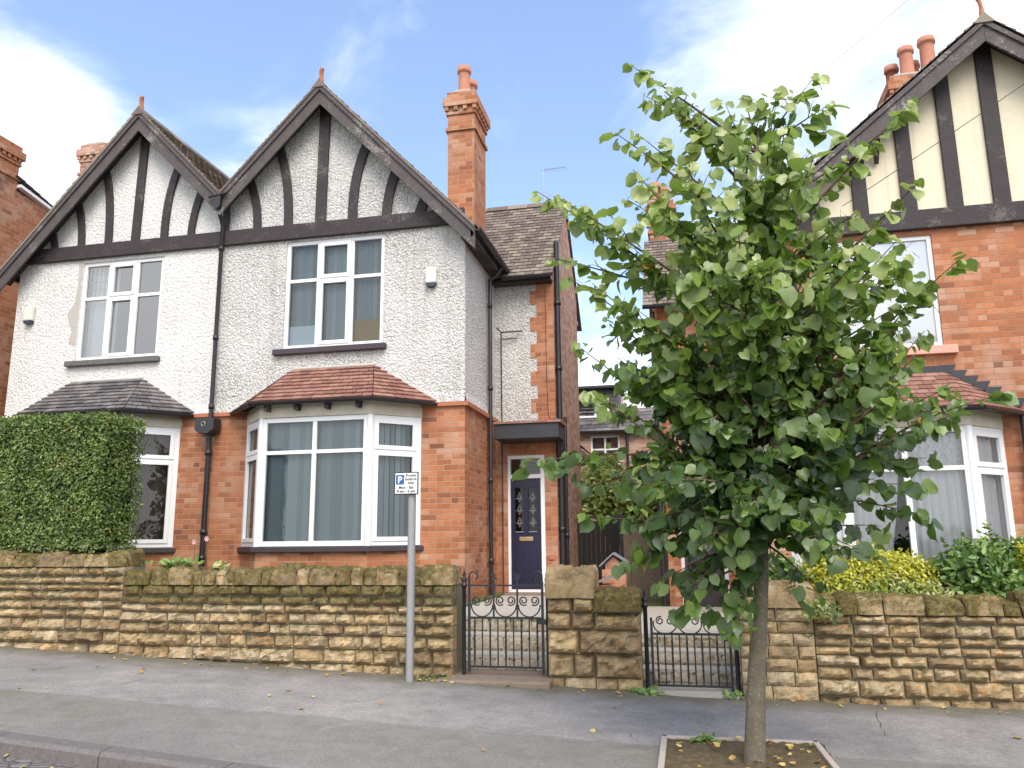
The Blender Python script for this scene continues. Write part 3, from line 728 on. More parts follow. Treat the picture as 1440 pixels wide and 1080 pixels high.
# ================================================================== iron gates
def spiral(cx, cz, r0, r1, a0, turns, n=26):
    return [(cx+(r0+(r1-r0)*i/n)*math.cos(a0+turns*2*math.pi*i/n), cz+(r0+(r1-r0)*i/n)*math.sin(a0+turns*2*math.pi*i/n)) for i in range(n+1)]
def gate(x0, x1, y, zb, zm, zt, label, zpost, style):
    root = thing('iron_gate', ((x0+x1)/2, y, zb), label, 'gate')
    fr = MB(); r = .011
    T = lambda pts, rr=r, mb=fr: mb.tube([(p[0], y+(p[2] if len(p) > 2 else 0), p[1]) for p in pts], rr, 6)
    fr.box(x0, x0+.025, y-.012, y+.012, zb, zt); fr.box(x1-.025, x1, y-.012, y+.012, zb, zt)
    fr.box(x0+.025, x1-.025, y-.011, y+.011, zm-.01, zm+.012); fr.box(x0+.025, x1-.025, y-.011, y+.011, zb+.05, zb+.07)
    if style == 1: fr.box(x0+.025, x1-.025, y-.010, y+.010, zt-.05, zt-.032)
    fr.build('frame', M_blackpaint, root)
    n = 8; W = x1-x0
    for i in range(n+1 if style == 1 else n+2):
        x = x0 + .03 + (W-.06)*(i+.5)/(n+1 if style == 1 else n+2); tw = i % 2 == 0
        b = MB(); zz = [zb+.07+(zm-zb-.08)*q/24 for q in range(25)]
        rr = [(.0085+.004*abs(math.sin(q*1.15)) if tw and 2 < q < 22 else .008) for q in range(25)]
        b.tube([(x, y, z) for z in zz], rr, 5); b.build('bar', M_blackpaint, root)
    s = MB(); ns = 3; cw = (W-.05)/ns
    for i in range(ns):
        c0 = x0+.025+cw*i
        if style == 1:
            h = zt-.05-zm
            for sg in (-1, 1):
                cx = c0+cw/2+sg*cw*.23
                pts = spiral(cx, zm+h*.55, .016, cw*.20, math.pi*(1 if sg < 0 else 0)+sg*.6, -sg*1.45)
                s.tube([(p[0], y, p[1]) for p in pts], .008, 6)
            arc = [(c0+cw/2+math.cos(a)*cw*.46, zm+h*.42+math.sin(a)*h*.38) for a in [math.pi+math.pi*q/12 for q in range(13)]]
            s.tube([(p[0], y, p[1]) for p in arc], .008, 6)
            if i < ns-1: 
                s.box(c0+cw-.009, c0+cw+.009, y-.009, y+.009, zm, zt+.02)
                # cross shaped finial
                s.prism([(c0+cw+a, zt+.05+b) for a, b in ((-.035, -.035), (0, -.015), (.035, -.035), (.016, 0), (.035, .035), (0, .018), (-.035, .035), (-.016, 0))], y-.012, y+.012)
        else:
            for sg in (-1, 1):
                cx = c0+cw/2+sg*cw*.2
                pts = spiral(cx, zm+.13, .014, cw*.17, math.pi*(1 if sg < 0 else 0)-sg*.5, sg*1.4)
                s.tube([(p[0], y, p[1]) for p in pts], .0075, 6)
            arc = [(c0+cw/2+math.cos(a)*cw*.47, zm+.10+math.sin(a)*.10) for a in [math.pi*.9+math.pi*1.2*q/12 for q in range(13)]]
            s.tube([(p[0], y, p[1]) for p in arc], .0075, 6)
    # curled stile heads
    if style == 1:
        for sg, xx in ((1, x0+.012), (-1, x1-.012)):
            pts = [(xx, zt-.05), (xx, zt+.06)] + [(xx+sg*.045-sg*.045*math.cos(a), zt+.06+.045*math.sin(a)) for a in [.35*q for q in range(1, 13)]]
            s.tube([(p[0], y, p[1]) for p in pts], .009, 6)
    s.build('scrollwork', M_blackpaint, root)
    for xx in (x0-.045, x1+.045):
        p = MB(); p.lathe((xx, y, zb-.1), [(.022, 0), (.022, zpost-zb), (.034, zpost-zb+.01), (.034, zpost-zb+.035), (.02, zpost-zb+.04), (.03, zpost-zb+.07), (.03, zpost-zb+.09), (.012, zpost-zb+.11), (.02, zpost-zb+.13), (0, zpost-zb+.2)], 10)
        p.build('gate_post', M_blackpaint, root)
    l = MB(); l.box(x1-.06, x1+.03, y-.03, y+.02, zm-.06, zm-.01); l.build('latch', M_blackpaint, root)
    return root
gate(-2.36, -1.53, 8.62, .04, .60, .98, 'black wrought iron gate with scrolls standing on the stone step', 1.02, 1)
gate(-.42, .38, 8.62, -.10, .46, .62, 'lower black iron gate with twisted bars and heart scrolls, left of the tree trunk', .82, 2)

# ================================================================== the two white gabled houses
def gable_house(root, x0, x1, apex, apz, eL, eR, win, bayc, studs, rend, baytile, leaded=False, alarm=None, first=False):
    """x0,x1 walls; apex X and tile-top Z at the verge; eL,eR = (x,z) of verge ends; win = (x0,x1,z0,z1)"""
    by0, by1 = F-.6, F; bl, br = bayc-1.47, bayc+1.47; fl, fr_ = bayc-.875, bayc+.875
    # brick ground floor
    b = MB(); wall_cells(b, x0, x1, .3, 3.45, F, [(bl+.05, br-.05, .3, 3.44)], reveal=.2)
    # canted brick under the bay sill
    for (p, q) in (((bl, F), (fl, by0)), ((fl, by0), (fr_, by0)), ((fr_, by0), (br, F))):
        b.add([(p[0], p[1], .3), (q[0], q[1], .3), (q[0], q[1], 1.28), (p[0], p[1], 1.28)], [(0, 1, 2, 3)])
    b.build('brick_wall', M_brick, root)
    # roughcast upper floor and gable
    r = MB(); wall_cells(r, x0, x1, 3.5, 6.5, F, [win], reveal=.14)
    s1 = (apz-eL[1])/(apex-eL[0]); s2 = (apz-eR[1])/(eR[0]-apex); dz = .12
    zl, zr = apz-dz-s1*(apex-x0), apz-dz-s2*(x1-apex)
    poly = [(x0, F, 6.5), (x1, F, 6.5), (x1, F, max(zr, 6.5)), (apex, F, apz-dz), (x0, F, max(zl, 6.5))]
    r.add(poly, [(0, 1, 2, 3, 4)])
    # small bell-cast at the foot of the roughcast
    r.add([(x0, F-.035, 3.5), (x1, F-.035, 3.5), (x1, F, 3.66), (x0, F, 3.66)], [(0, 1, 2, 3)])
    r.add([(x0, F-.035, 3.5), (x1, F-.035, 3.5), (x1, F, 3.5), (x0, F, 3.5)], [(3, 2, 1, 0)])
    r.build('render_wall', rend, root)
    for a_, b_ in ((x0, bl), (br, x1)): MB().box(a_, b_, F-.05, F+.05, 3.435, 3.497).build('string_course', M_terra, root)
    # beam
    bm = MB(); bm.box(x0-.02, x1+.0, F-.07, F-.002, 6.36, 6.62); bm.build('timber_beam', M_timber, root, bevel=.012)
    for pts, wd in studs:
        s = MB(); ribbon(s, bez3(pts) if len(pts) == 3 else pts, wd, F-.045, F-.001); s.build('timber_stud', M_timber, root, bevel=.006)
    # bargeboards
    VY = 11.2
    for sg, e in ((-1, eL), (1, eR)):
        q = MB(); q.prism(rake(apex, apz-.05, e[0], e[1]-.05, .34), VY, VY+.035)
        q.prism(rake(apex, apz-.04, e[0], e[1]-.04, .10), VY-.03, VY-.001)
        q.build('bargeboard', M_barge, root, bevel=.005)
        so = MB(); so.prism([(apex, apz-.10), (e[0], e[1]-.10), (e[0], e[1]-.125), (apex, apz-.125)], VY+.036, F-.002); so.build('soffit', M_timber, root)
    # roof
    rf = MB(); back = 19.
    tile_slope(rf, (eL[0], back, eL[1]), (eL[0], VY-.05, eL[1]), (apex, VY-.05, apz), (apex, back, apz), 26, .18)
    tile_slope(rf, (eR[0], VY-.05, eR[1]), (eR[0], back, eR[1]), (apex, back, apz), (apex, VY-.05, apz), 26, .18)
    ro = rf.build('roof', M_tile_brown, root)
    un = MB(); un.add([(eL[0], VY-.04, eL[1]-.01), (apex, VY-.04, apz-.01), (apex, back, apz-.01), (eL[0], back, eL[1]-.01)], [(0, 1, 2, 3)])
    un.add([(eR[0], VY-.04, eR[1]-.01), (apex, VY-.04, apz-.01), (apex, back, apz-.01), (eR[0], back, eR[1]-.01)], [(0, 1, 2, 3)]); un.build('underlay', M_dark, root)
    # verge mortar
    vg = MB()
    for sg, e in ((-1, eL), (1, eR)): vg.prism(rake(apex, apz+.012, e[0], e[1]+.012, .05), VY-.045, VY-.005)
    vg.build('verge', M_tile_brown, ro)
    rd = MB(); y = VY-.05
    while y < back:
        rd.prism([(apex-.13, apz-.10), (apex, apz+.06), (apex+.13, apz-.10)], y, y+.44, (random.random(), 0, 0)); y += .45
    rd.build('ridge_tile', M_tile_brown, ro)
    fi = MB(); fi.tube([(apex, VY+.04, apz-.02), (apex, VY+.03, apz+.12), (apex, VY+.02, apz+.2), (apex+.02, VY+.0, apz+.25), (apex+.05, VY, apz+.24)], [.05, .035, .04, .04, .02], 8); fi.build('finial', M_terra, ro)
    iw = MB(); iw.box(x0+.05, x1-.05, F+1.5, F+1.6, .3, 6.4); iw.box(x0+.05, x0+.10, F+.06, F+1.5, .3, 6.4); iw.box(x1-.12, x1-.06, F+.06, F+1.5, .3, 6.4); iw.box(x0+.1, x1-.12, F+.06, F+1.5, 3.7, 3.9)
    iw.build('room_backing', M_dark, root)  # near-black lining added so the rooms look dark behind the glass
    # upper window
    wx0, wx1, wz0, wz1 = win
    f, fr4 = window(root, (wx0, F+.03), (wx1, F+.03), wz0, wz1, (.335, .67), (wz0+.63*(wz1-wz0),), casements=((1, 0), (1, 1)),
               glass=M_glassr if first else M_glass, blind=None if first else 'slats', fw_=.065)
    si = MB(); si.box(wx0-.13, wx1+.07, F-.09, F+.05, wz0-.10, wz0-.005); si.build('sill', M_sillg if first else M_sill, f, bevel=.012)
    if first:
        o, u, n, L = fr4
        curtain(f, o, u, n, .02, L*.36, wz0, wz1, M_net, .2, .012, .2); 
        ld = MB(); za, zb_ = wz0+.63*(wz1-wz0)+.03, wz1-.07
        for i in range(1, 5): xx = .06+(L*.335-.09)*i/5; ld.fbox(o, u, n, xx-.003, xx+.003, -.034, -.030, za, zb_)
        for i in range(1, 4): zz = za+(zb_-za)*i/4; ld.fbox(o, u, n, .06, L*.335-.03, -.034, -.031, zz-.003, zz+.003)
        ld.build('leading', M_lead, f)
    # bay window: three frames
    bz0, bz1 = 1.36, 3.27
    bf = None; first_f = None
    specs = (((bl, F+.0), (fl, by0), (), ((0, 0), (0, 1))), ((fl, by0), (fr_, by0), (.5,), ()), ((fr_, by0), (br, F+.0), (), ((0, 0), (0, 1))))
    for i, (p, q, cols, cas) in enumerate(specs):
        f, frr = window(root, p, q, bz0, bz1, cols, (2.74,), casements=cas, fw_=.075, blind=None if first else 'slats', name='bay_window', thick_ends=(.02, .02), back=.14)
        if first:
            o, u, n, L = frr; curtain(f, o, u, n, .02, L-.02, bz0, bz1, M_dcurt, .2, .02, .16)
    for xx in (fl, fr_): MB().lathe((xx, by0+.03, bz0), [(.055, 0), (.055, bz1-bz0)], 8).build('bay_corner_post', M_upvc, root)
    sl = MB()
    ol = .07
    sl.prism([(bl-.08, F+.02), (fl-.04, by0-ol), (fr_+.04, by0-ol), (br+.08, F+.02)], 1.275, 1.355, axis='z'); sl.build('bay_sill', M_sill, root, bevel=.01)
    fa = MB(); fa.prism([(bl-.02, F+.01), (fl-.02, by0-.03), (fr_+.02, by0-.03), (br+.02, F+.01), (br-.1, F+.05), (fr_-.05, by0+.05), (fl+.05, by0+.05), (bl+.1, F+.05)], 3.272, 3.50, axis='z')
    fa.build('bay_fascia', M_fascia, root)
    for t in (.08, .36, .64, .92):
        xx = fl+(fr_-fl)*t; MB().box(xx-.03, xx+.03, by0-.16, by0-.032, 3.36, 3.47).build('bracket', M_timber, root)
    # bay roof: front slope and two hips
    ez, tz = 3.50, 4.14; ey = by0-.16; eLx, eRx = fl-.10, fr_+.10; tl, tr = bayc-.68, bayc+.68; wl, wr = bl-.25, br+.25
    n = 9; bt = MB(); FY = F-.012
    tile_slope(bt, (eLx, ey, ez), (eRx, ey, ez), (tr, FY, tz), (tl, FY, tz), n, .165, .030)
    tile_slope(bt, (wl, FY, ez), (eLx, ey, ez), (tl, FY, tz), (tl-.002, FY, tz), n, .165, .030)
    tile_slope(bt, (eRx, ey, ez), (wr, FY, ez), (tr+.002, FY, tz), (tr, FY, tz), n, .165, .030)
    bro = bt.build('bay_roof', baytile, root)
    ub = MB(); ub.add([(wl, FY, ez-.012), (eLx, ey, ez-.012), (eRx, ey, ez-.012), (wr, FY, ez-.012), (tr, FY, tz-.012), (tl, FY, tz-.012)], [(1, 2, 4, 5), (0, 1, 5), (2, 3, 4), (3, 2, 1, 0)]); ub.build('bay_soffit', M_dark, root)
    fl_ = MB(); fl_.tube([(tl-.02, F-.01, tz+.01), (tr+.02, F-.01, tz+.01)], .028, 6)
    fl_.tube([(tl, F-.01, tz), (wl, F-.01, ez+.03)], .02, 6); fl_.tube([(tr, F-.01, tz), (wr, F-.01, ez+.03)], .02, 6); fl_.build('flashing', M_mortar, bro)
    for a_, b_2 in (((wl, F-.05, ez-.02), (eLx, ey-.05, ez-.02)), ((eLx, ey-.05, ez-.02), (eRx, ey-.05, ez-.02)), ((eRx, ey-.05, ez-.02), (wr, F-.05, ez-.02))): gutter(root, a_, b_2, .05)
    if alarm:
        ax_, az2 = alarm; al = MB(); al.box(ax_-.085, ax_+.085, F-.09, F-.01, az2-.10, az2+.16)
        ab = al.build('alarm_box', M_alarm, root, bevel=.02); ab2 = MB(); ab2.prism([(ax_-.085, az2-.10), (ax_+.085, az2-.10), (ax_+.06, az2-.155), (ax_-.06, az2-.155)], F-.088, F-.012); ab2.build('alarm_base', M_alarmd, ab)

H1 = thing('semi_detached_house', (-9.5, 13, .5), 'white roughcast gabled house half with the grey slate bay roof, behind the hedge', 'house')
H2 = thing('semi_detached_house', (-5.4, 13, .5), 'white roughcast gabled house half with the red tiled bay roof and navy front door', 'house')
S1 = [(((-9.13, 8.75), (-9.17, 6.6)), .16), (((-9.93, 8.1), (-9.77, 7.5), (-9.71, 6.6)), .14), (((-10.45, 7.6), (-10.31, 7.1), (-10.26, 6.6)), .13),
      (((-10.95, 7.1), (-10.86, 6.85), (-10.80, 6.6)), .13), (((-8.40, 7.95), (-8.56, 7.35), (-8.60, 6.6)), .14), (((-7.92, 7.45), (-8.04, 7.0), (-8.08, 6.6)), .13)]
S2 = [(((-5.66, 8.8), (-5.68, 6.6)), .19), (((-6.50, 8.1), (-6.32, 7.4), (-6.26, 6.6)), .15), (((-7.05, 7.6), (-6.88, 7.1), (-6.83, 6.6)), .14),
      (((-7.42, 7.1), (-7.42, 6.6)), .12), (((-4.86, 8.0), (-5.06, 7.35), (-5.11, 6.6)), .16), (((-4.33, 7.5), (-4.47, 7.05), (-4.52, 6.6)), .16), (((-3.80, 7.05), (-3.96, 6.6)), .16)]
random.seed(40)
gable_house(H1, -11.5, -7.5, -9.08, 8.95, (-11.68, 6.12), (-7.38, 7.20), (-10.19, -8.58, 4.52, 6.30), -9.5, S1, M_render1, M_tile_grey, alarm=(-11.17, 5.40), first=True)
gable_house(H2, -7.5, -3.2, -5.64, 9.0, (-7.38, 7.20), (-2.96, 6.20), (-6.28, -4.55, 4.49, 6.33), -5.36, S2, M_render, M_tile_red, alarm=(-3.74, 5.50))
# extras of the left half
mb = MB(); wall_cells(mb, F, 19, .3, 6.3, -11.5, plane='x', sign=-1); mb.build('side_wall', M_render1, H1)
random.seed(41)
chimney(H1, -12.75, -12.15, 14.0, 15.0, 6., 10.15, [], M_brickp)
mb = MB()   # stripped strip of old render beside the upper window
pts = [(-10.20, 6.33), (-10.28, 6.33), (-10.26, 5.9), (-10.30, 5.55), (-10.42, 5.4), (-10.37, 5.2), (-10.30, 5.1), (-10.34, 4.85), (-10.20, 4.8)]
mb.prism(pts, F-.006, F-.002); mb.build('bare_render_patch', M_mortar, H1)
# extras of the middle house: chimney, side walls, wing
chimney(H2, -3.60, -3.14, 11.85, 12.62, 6.22, 8.90, [(-3.38, 12.08, .105, .56), (-3.36, 12.44, .105, .50)], M_brick)
WX, WY = -2.13, 13.5
mb = MB(); wall_cells(mb, F, WY, .3, 3.45, -3.2, plane='x')
wall_cells(mb, -3.2, WX, .3, 3.35, WY, [(-2.99, -2.34, .3, 2.86)], reveal=.1)
g2 = MB(); g2.add([(WX, WY, .3), (WX, 16.8, .3), (WX, 16.8, 6.55), (WX, 15.25, 8.15), (WX, WY, 6.1)], [(0, 1, 2, 3, 4)])
g2.add([(WX, 16.8, .3), (-4.5, 16.8, .3), (-4.5, 16.8, 6.4), (WX, 16.8, 6.4)], [(0, 1, 2, 3)]); g2.build('gable_wall', M_brickp, H2)  # paler pink brick here stands in for brighter light on this side
# toothed quoin
z = 3.35; i = 0
while z < 6.0:
    h = .246; wq = .42 if i % 2 else .30
    mb.box(WX-wq, WX+.004, WY-.012, WY+.01, z, min(z+h, 6.02)); z += h; i += 1
mb.build('side_wall', M_brick, H2)
mb = MB(); wall_cells(mb, F, WY, 3.5, 6.4, -3.2, plane='x'); wall_cells(mb, -3.2, WX-.01, 3.35, 6.1, WY)
mb.add([(-3.165, F-.03, 3.5), (-3.165, WY, 3.5), (-3.2, WY, 3.66), (-3.2, F-.03, 3.66)], [(0, 1, 2, 3)])
mb.build('side_render', M_render, H2)
mb = MB(); mb.box(-3.2, -3.14, F-.05, 13.45, 3.43, 3.497); mb.build('string_course', M_terra, H2)
mb = MB(); tile_slope(mb, (-4.6, 13.22, 6.02), (WX+.05, 13.22, 6.02), (WX+.05, 15.25, 8.22), (-4.6, 15.25, 8.22), 24, .17)
tile_slope(mb, (WX+.05, 17.3, 6.02), (-4.6, 17.3, 6.02), (-4.6, 15.25, 8.22), (WX+.05, 15.25, 8.22), 24, .17)
wr = mb.build('wing_roof', M_tile_brown, H2)
mb = MB()
x = -4.6
while x < WX-.1: mb.prism([(15.13, 8.15), (15.25, 8.28), (15.37, 8.15)], x, min(x+.42, WX+.06), (random.random(), 0, 0), axis='x'); x += .43
mb.build('ridge_tile', M_tile_brown, wr)
mb = MB(); mb.add([(-4.6, 13.24, 5.99), (WX+.04, 13.24, 5.99), (WX+.04, 15.25, 8.19), (-4.6, 15.25, 8.19)], [(3, 2, 1, 0)]); mb.box(-3.2, WX, 13.26, 13.5, 5.93, 5.98); mb.build('wing_soffit', M_timber, H2)
gutter(H2, (-2.99, 13.18, 6.0), (WX+.02, 13.18, 6.0), .055)
gutter(H2, (-2.92, 11.18, 6.16), (-2.92, 13.3, 6.16), .06)
mb = MB(); mb.box(-3.03, -2.99, 11.2, 13.4, 6.02, 6.2); mb.box(-3.2, -3.03, 11.25, 13.4, 6.03, 6.06); mb.build('fascia', M_timber, H2)
# hip stack / small brick head at wing ridge
chimney(H2, -2.55, -2.15, 15.05, 15.45, 7.7, 8.75, [], M_brick) if False else None
# pipes
PX = -7.43
pipe(H2, [(-7.4, 11.22, 7.0), (PX, 11.3, 6.85), (PX, 11.40, 6.7), (PX, 11.40, 3.35)], .036, [(PX, 11.40, z) for z in (6.3, 4.75, 3.6)])
pipe(H2, [(PX, 11.38, 3.15), (PX, 11.40, 2.9), (PX, 11.40, .9)], .043, [(PX, 11.40, z) for z in (2.85, 1.6, 1.2)])
mb = MB(); mb.prism([(-7.61, 3.38), (-7.27, 3.38), (-7.27, 3.20), (-7.37, 3.13), (-7.51, 3.13), (-7.61, 3.20)], 11.24, 11.46); hp = mb.build('hopper', M_gutter, H2, bevel=.01)
mb = MB(); mb.tube([(-7.45+.05*math.cos(a)*.7, 11.235, 3.29+.05*math.sin(a)*.7) for a in [q*.5 for q in range(14)]], .006, 5); mb.build('emblem', M_lead, hp)
mb = MB(); mb.prism([(-7.44, 7.10), (-7.46, 6.95), (-7.40, 6.88), (-7.33, 6.95), (-7.33, 7.12)], 11.12, 11.19); mb.tube([(-7.56, 11.14, 7.12), (-7.22, 11.14, 7.16)], .022, 8); mb.build('valley_gutter', M_gutter, H2)
pipe(H2, [(-2.92, 12.95, 6.12), (-3.05, 12.92, 5.93), (-3.13, 12.85, 5.86), (-3.13, 12.85, .5)], .034, [(-3.13, 12.85, z) for z in (5.4, 3.95, 2.4, 1.1)])
pipe(H2, [(-3.06, 13.38, 5.05), (-3.06, 13.42, .5)], .012, [(-3.06, 13.40, z) for z in (3.9, 2.9, 1.9)], name='cable_conduit', m=M_sill)
pipe(H2, [(-3.12, 13.3, 5.12), (-3.06, 13.38, 5.05), (-2.68, 13.44, 5.07)], .014, name='overflow_pipe')
pipe(H2, [(-3.06, 13.40, 4.93), (-2.78, 13.46, 4.95)], .010, name='overflow_pipe')
pipe(H2, [(WX+.06, 13.62, 6.75), (WX+.06, 13.62, .4)], .05, [(WX+.06, 13.62, z) for z in (5.6, 4.4, 2.95, 1.6)], name='soil_pipe')
pipe(H2, [(WX-.02, 13.4, 3.42), (WX+.02, 13.40, 3.46), (WX+.05, 13.40, 3.30), (WX+.06, 13.42, 3.0), (WX+.06, 13.5, 2.7)], .045, name='branch_pipe')
pipe(H2, [(WX+.07, 14.2, 3.6), (WX+.07, 14.1, 2.9), (WX+.07, 14.1, .4)], .034, [(WX+.07, 14.1, z) for z in (2.6, 1.5)], name='waste_pipe')
mb = MB(); mb.box(WX+.01, WX+.17, 13.98, 14.2, 2.72, 2.9); mb.build('hopper', M_gutter, H2, bevel=.01)
pipe(H2, [(-2.27, WY-.014, 5.85), (-2.27, WY-.014, 4.2), (-2.25, WY-.014, 3.55), (-2.2, WY-.014, 3.42)], .005, name='cable')
# canopy
mb = MB(); mb.box(-3.07, -1.98, 12.85, 13.49, 3.07, 3.32); cn = mb.build('door_canopy', M_leadsheet, H2, bevel=.01)
mb = MB(); x = -3.08
while x < -2.0: mb.box(x, x+.225, 12.82, 13.49, 3.323, 3.36, (random.random(), 0, 0)); x += .23
mb.build('canopy_tile', M_tile_red, cn)
# door
dd = MB(); X0, X1, DY = -2.99, -2.34, WY+.08
dd.box(X0, X0+.045, DY-.07, DY+.02, .55, 2.86); dd.box(X1-.075, X1, DY-.07, DY+.02, .55, 2.86); dd.box(X0+.045, X1-.075, DY-.07, DY+.02, 2.80, 2.86); dd.box(X0+.045, X1-.075, DY-.07, DY+.02, 2.46, 2.53)
dd.box(X0+.045, X1-.075, DY-.1, DY+.02, .52, .60)
df = dd.build('door_frame', M_upvc, H2, bevel=.004)
mb = MB(); mb.add([(X0+.045, DY, 2.53), (X1-.075, DY, 2.53), (X1-.075, DY, 2.80), (X0+.045, DY, 2.80)], [(0, 1, 2, 3)]); mb.build('fanlight', M_glass, df)
dx0, dx1, dz0, dz1 = X0+.045, X1-.075, .60, 2.46; dw = dx1-dx0
mb = MB(); yy = DY-.03; hx = [(dx0+dw*.14, dx0+dw*.42), (dx0+dw*.58, dx0+dw*.86)]
wall_cells(mb, dx0, dx1, dz0, dz1, yy, [(a, b, 1.55, 2.30) for a, b in hx], reveal=.02)
for a, b in hx: mb.box(a, b, yy-.008, yy, .75, 1.32)
for a, b in hx:
    for (p, q, r, s) in ((a-.02, a, 1.53, 2.32), (b, b+.02, 1.53, 2.32), (a, b, 1.53, 1.55), (a, b, 2.30, 2.32)): mb.box(p, q, yy-.012, yy, r, s)
dr = mb.build('door', M_door, H2, bevel=.003)
mb = MB()
for a, b in hx: mb.add([(a, yy+.012, 1.55), (b, yy+.012, 1.55), (b, yy+.012, 2.30), (a, yy+.012, 2.30)], [(0, 1, 2, 3)])
mb.build('glazing', glass_mat('dark_door_glass', (.10, .11, .18), .5, .2), dr)
for a, b in hx:
    cx = (a+b)/2; mb = MB()
    for zc_ in (1.72, 1.93, 2.14):
        for s1_, s2_ in ((-1, 1), (1, 1), (-1, -1), (1, -1)):
            mb.tube([(cx, yy+.008, zc_+.085*s2_), (cx+s1_*.035, yy+.008, zc_)], .0035, 4)
            mb.tube([(cx, yy+.008, zc_+.045*s2_), (cx+s1_*.018, yy+.008, zc_)], .003, 4)
        mb.tube([(a, yy+.008, zc_-.02), (b, yy+.008, zc_-.02)], .003, 4)
    mb.box(a, b, yy+.0, yy+.01, 1.55, 1.56)
    mb.build('leading', M_lead, dr)
mb = MB(); cx = (dx0+dx1)/2; mb.box(cx-.12, cx+.12, yy-.02, yy-.001, 1.40, 1.47); mb.build('letter_plate', M_brass, dr, bevel=.006)
mb = MB(); mb.box(-2.98, -2.3, 13.1, 13.5, .3, .56); mb.build('doorstep', M_step, H2, bevel=.01)
mb = MB(); mb.box(-2.27, -2.19, WY-.02, WY-.001, 1.09, 1.17); mb.build('air_vent', M_terra, H2)
# boards leaning in the upper window
mb = MB(); mb.box(-6.22, -5.76, F+.12, F+.13, 4.55, 4.90); tag(mb.build('board', M_wcard, loc=(-6, F+.12, 4.5)), 'pale blue card standing inside the upper window at its bottom left', 'board')
mb = MB(); mb.box(-5.09, -4.63, F+.12, F+.13, 4.55, 4.93); tag(mb.build('board', M_card, loc=(-4.9, F+.12, 4.5)), 'brown board standing inside the upper window at its bottom right', 'board')
# tv aerial on the roof behind
mb = MB(); ax_, ay, az_ = -2.55, 15.25, 8.2
mb.tube([(ax_, ay, az_), (ax_, ay, 9.05)], .014, 6)
mb.tube([(ax_-.03, ay, 9.0), (ax_+.5, ay-.1, 8.97)], .008, 5)
for i in range(11): xx = ax_+.02+i*.045; mb.tube([(xx, ay-.09, 9.0), (xx, ay+.07, 8.98)], .003, 4)
mb.tube([(ax_+.02, ay, 8.55), (ax_+.25, ay, 8.35)], .008, 5)
mb.build('tv_aerial', M_lead, H2)

# ================================================================== right house
random.seed(50)
H3 = thing('detached_house', (4.5, 13.5, .3), 'orange brick house with a cream and black timbered gable, behind the young tree', 'house')
dzz = -.50; A3, AZ3 = 4.42, 8.55; e3L = (.72, 5.52); sl3 = (AZ3-e3L[1])/(A3-e3L[0]); e3R = (2*A3-.72, 5.52)
bc = 2.76; bl, br, fl, fr_ = bc-1.40, bc+1.36, bc-.78, bc+.76; by0 = F-.6
win = (2.03, 3.54, 3.95, 5.55)
b = MB(); wall_cells(b, .95, 7.9, .0, 5.66, F, [win, (bl+.05, br-.05, 0, 2.98)], reveal=.10)
for (p, q) in (((bl, F), (fl, by0)), ((fl, by0), (fr_, by0)), ((fr_, by0), (br, F))):
    b.add([(p[0], p[1], .0), (q[0], q[1], .0), (q[0], q[1], .80), (p[0], p[1], .80)], [(0, 1, 2, 3)])
wall_cells(b, F, 13.5, 0, 5.6, .95, plane='x', sign=-1)
wall_cells(b, -.32, .95, .0, 5.35, 13.5, [(-.12, .62, .2, 2.6)], reveal=.12)
wall_cells(b, 13.5, 19, 0, 5.5, -.32, plane='x', sign=-1)
b.build('brick_wall', M_brick3, H3)
gp = MB(); gp.add([(.9, F, 5.66), (7.95, F, 5.66), (A3, F, AZ3-.12)], [(0, 1, 2)]); gp.build('gable_panel', M_cream, H3)
bm = MB(); bm.box(.75, 8.1, F-.08, F-.002, 5.62, 5.90); bm.build('timber_beam', M_timber, H3, bevel=.012)
for xx, ww in ((2.0, .2), (2.66, .2), (3.30, .2), (3.89, .2), (4.48, .22), (5.1, .2), (5.7, .2), (6.3, .2)):
    zt = AZ3-.15-abs(xx-A3)*sl3; s = MB(); s.box(xx-ww/2, xx+ww/2, F-.05, F-.001, 5.90, zt); s.build('timber_stud', M_timber, H3, bevel=.008)
VY = 11.15
for e in (e3L, e3R):
    q = MB(); q.prism(rake(A3, AZ3-.04, e[0], e[1]-.04, .32), VY, VY+.04); q.prism(rake(A3, AZ3-.03, e[0], e[1]-.03, .09), VY-.03, VY-.001); q.build('bargeboard', M_barge, H3, bevel=.005)
    so = MB(); so.prism([(A3, AZ3-.10), (e[0], e[1]-.10), (e[0], e[1]-.125), (A3, AZ3-.125)], VY+.041, F-.002); so.build('soffit', M_timber, H3)
mb = MB(); mb.box(2.86, 2.98, F-.32, F-.05, 6.98, 7.04); mb.prism([(F-.30, 6.98), (F-.22, 6.98), (F-.05, 6.75), (F-.05, 6.65)], 2.89, 2.95, axis='x'); mb.build('bracket', M_timber, H3)
rf = MB(); back = 19.
tile_slope(rf, (e3L[0], back, e3L[1]), (e3L[0], VY-.05, e3L[1]), (A3, VY-.05, AZ3), (A3, back, AZ3), 30, .18, .026)
tile_slope(rf, (e3R[0], VY-.05, e3R[1]), (e3R[0], back, e3R[1]), (A3, back, AZ3), (A3, VY-.05, AZ3), 30, .18, .026)
ro = rf.build('roof', M_tile_brown, H3)
un = MB()
for e in (e3L, e3R): un.add([(e[0], VY-.04, e[1]-.01), (A3, VY-.04, AZ3-.01), (A3, back, AZ3-.01), (e[0], back, e[1]-.01)], [(0, 1, 2, 3)])
un.build('underlay', M_dark, H3)
rd = MB(); y = VY-.05
while y < back: rd.prism([(A3-.14, AZ3-.10), (A3, AZ3+.07), (A3+.14, AZ3-.10)], y, y+.44, (random.random(), 0, 0)); y += .45
rd.build('ridge_tile', M_tile_brown, ro)
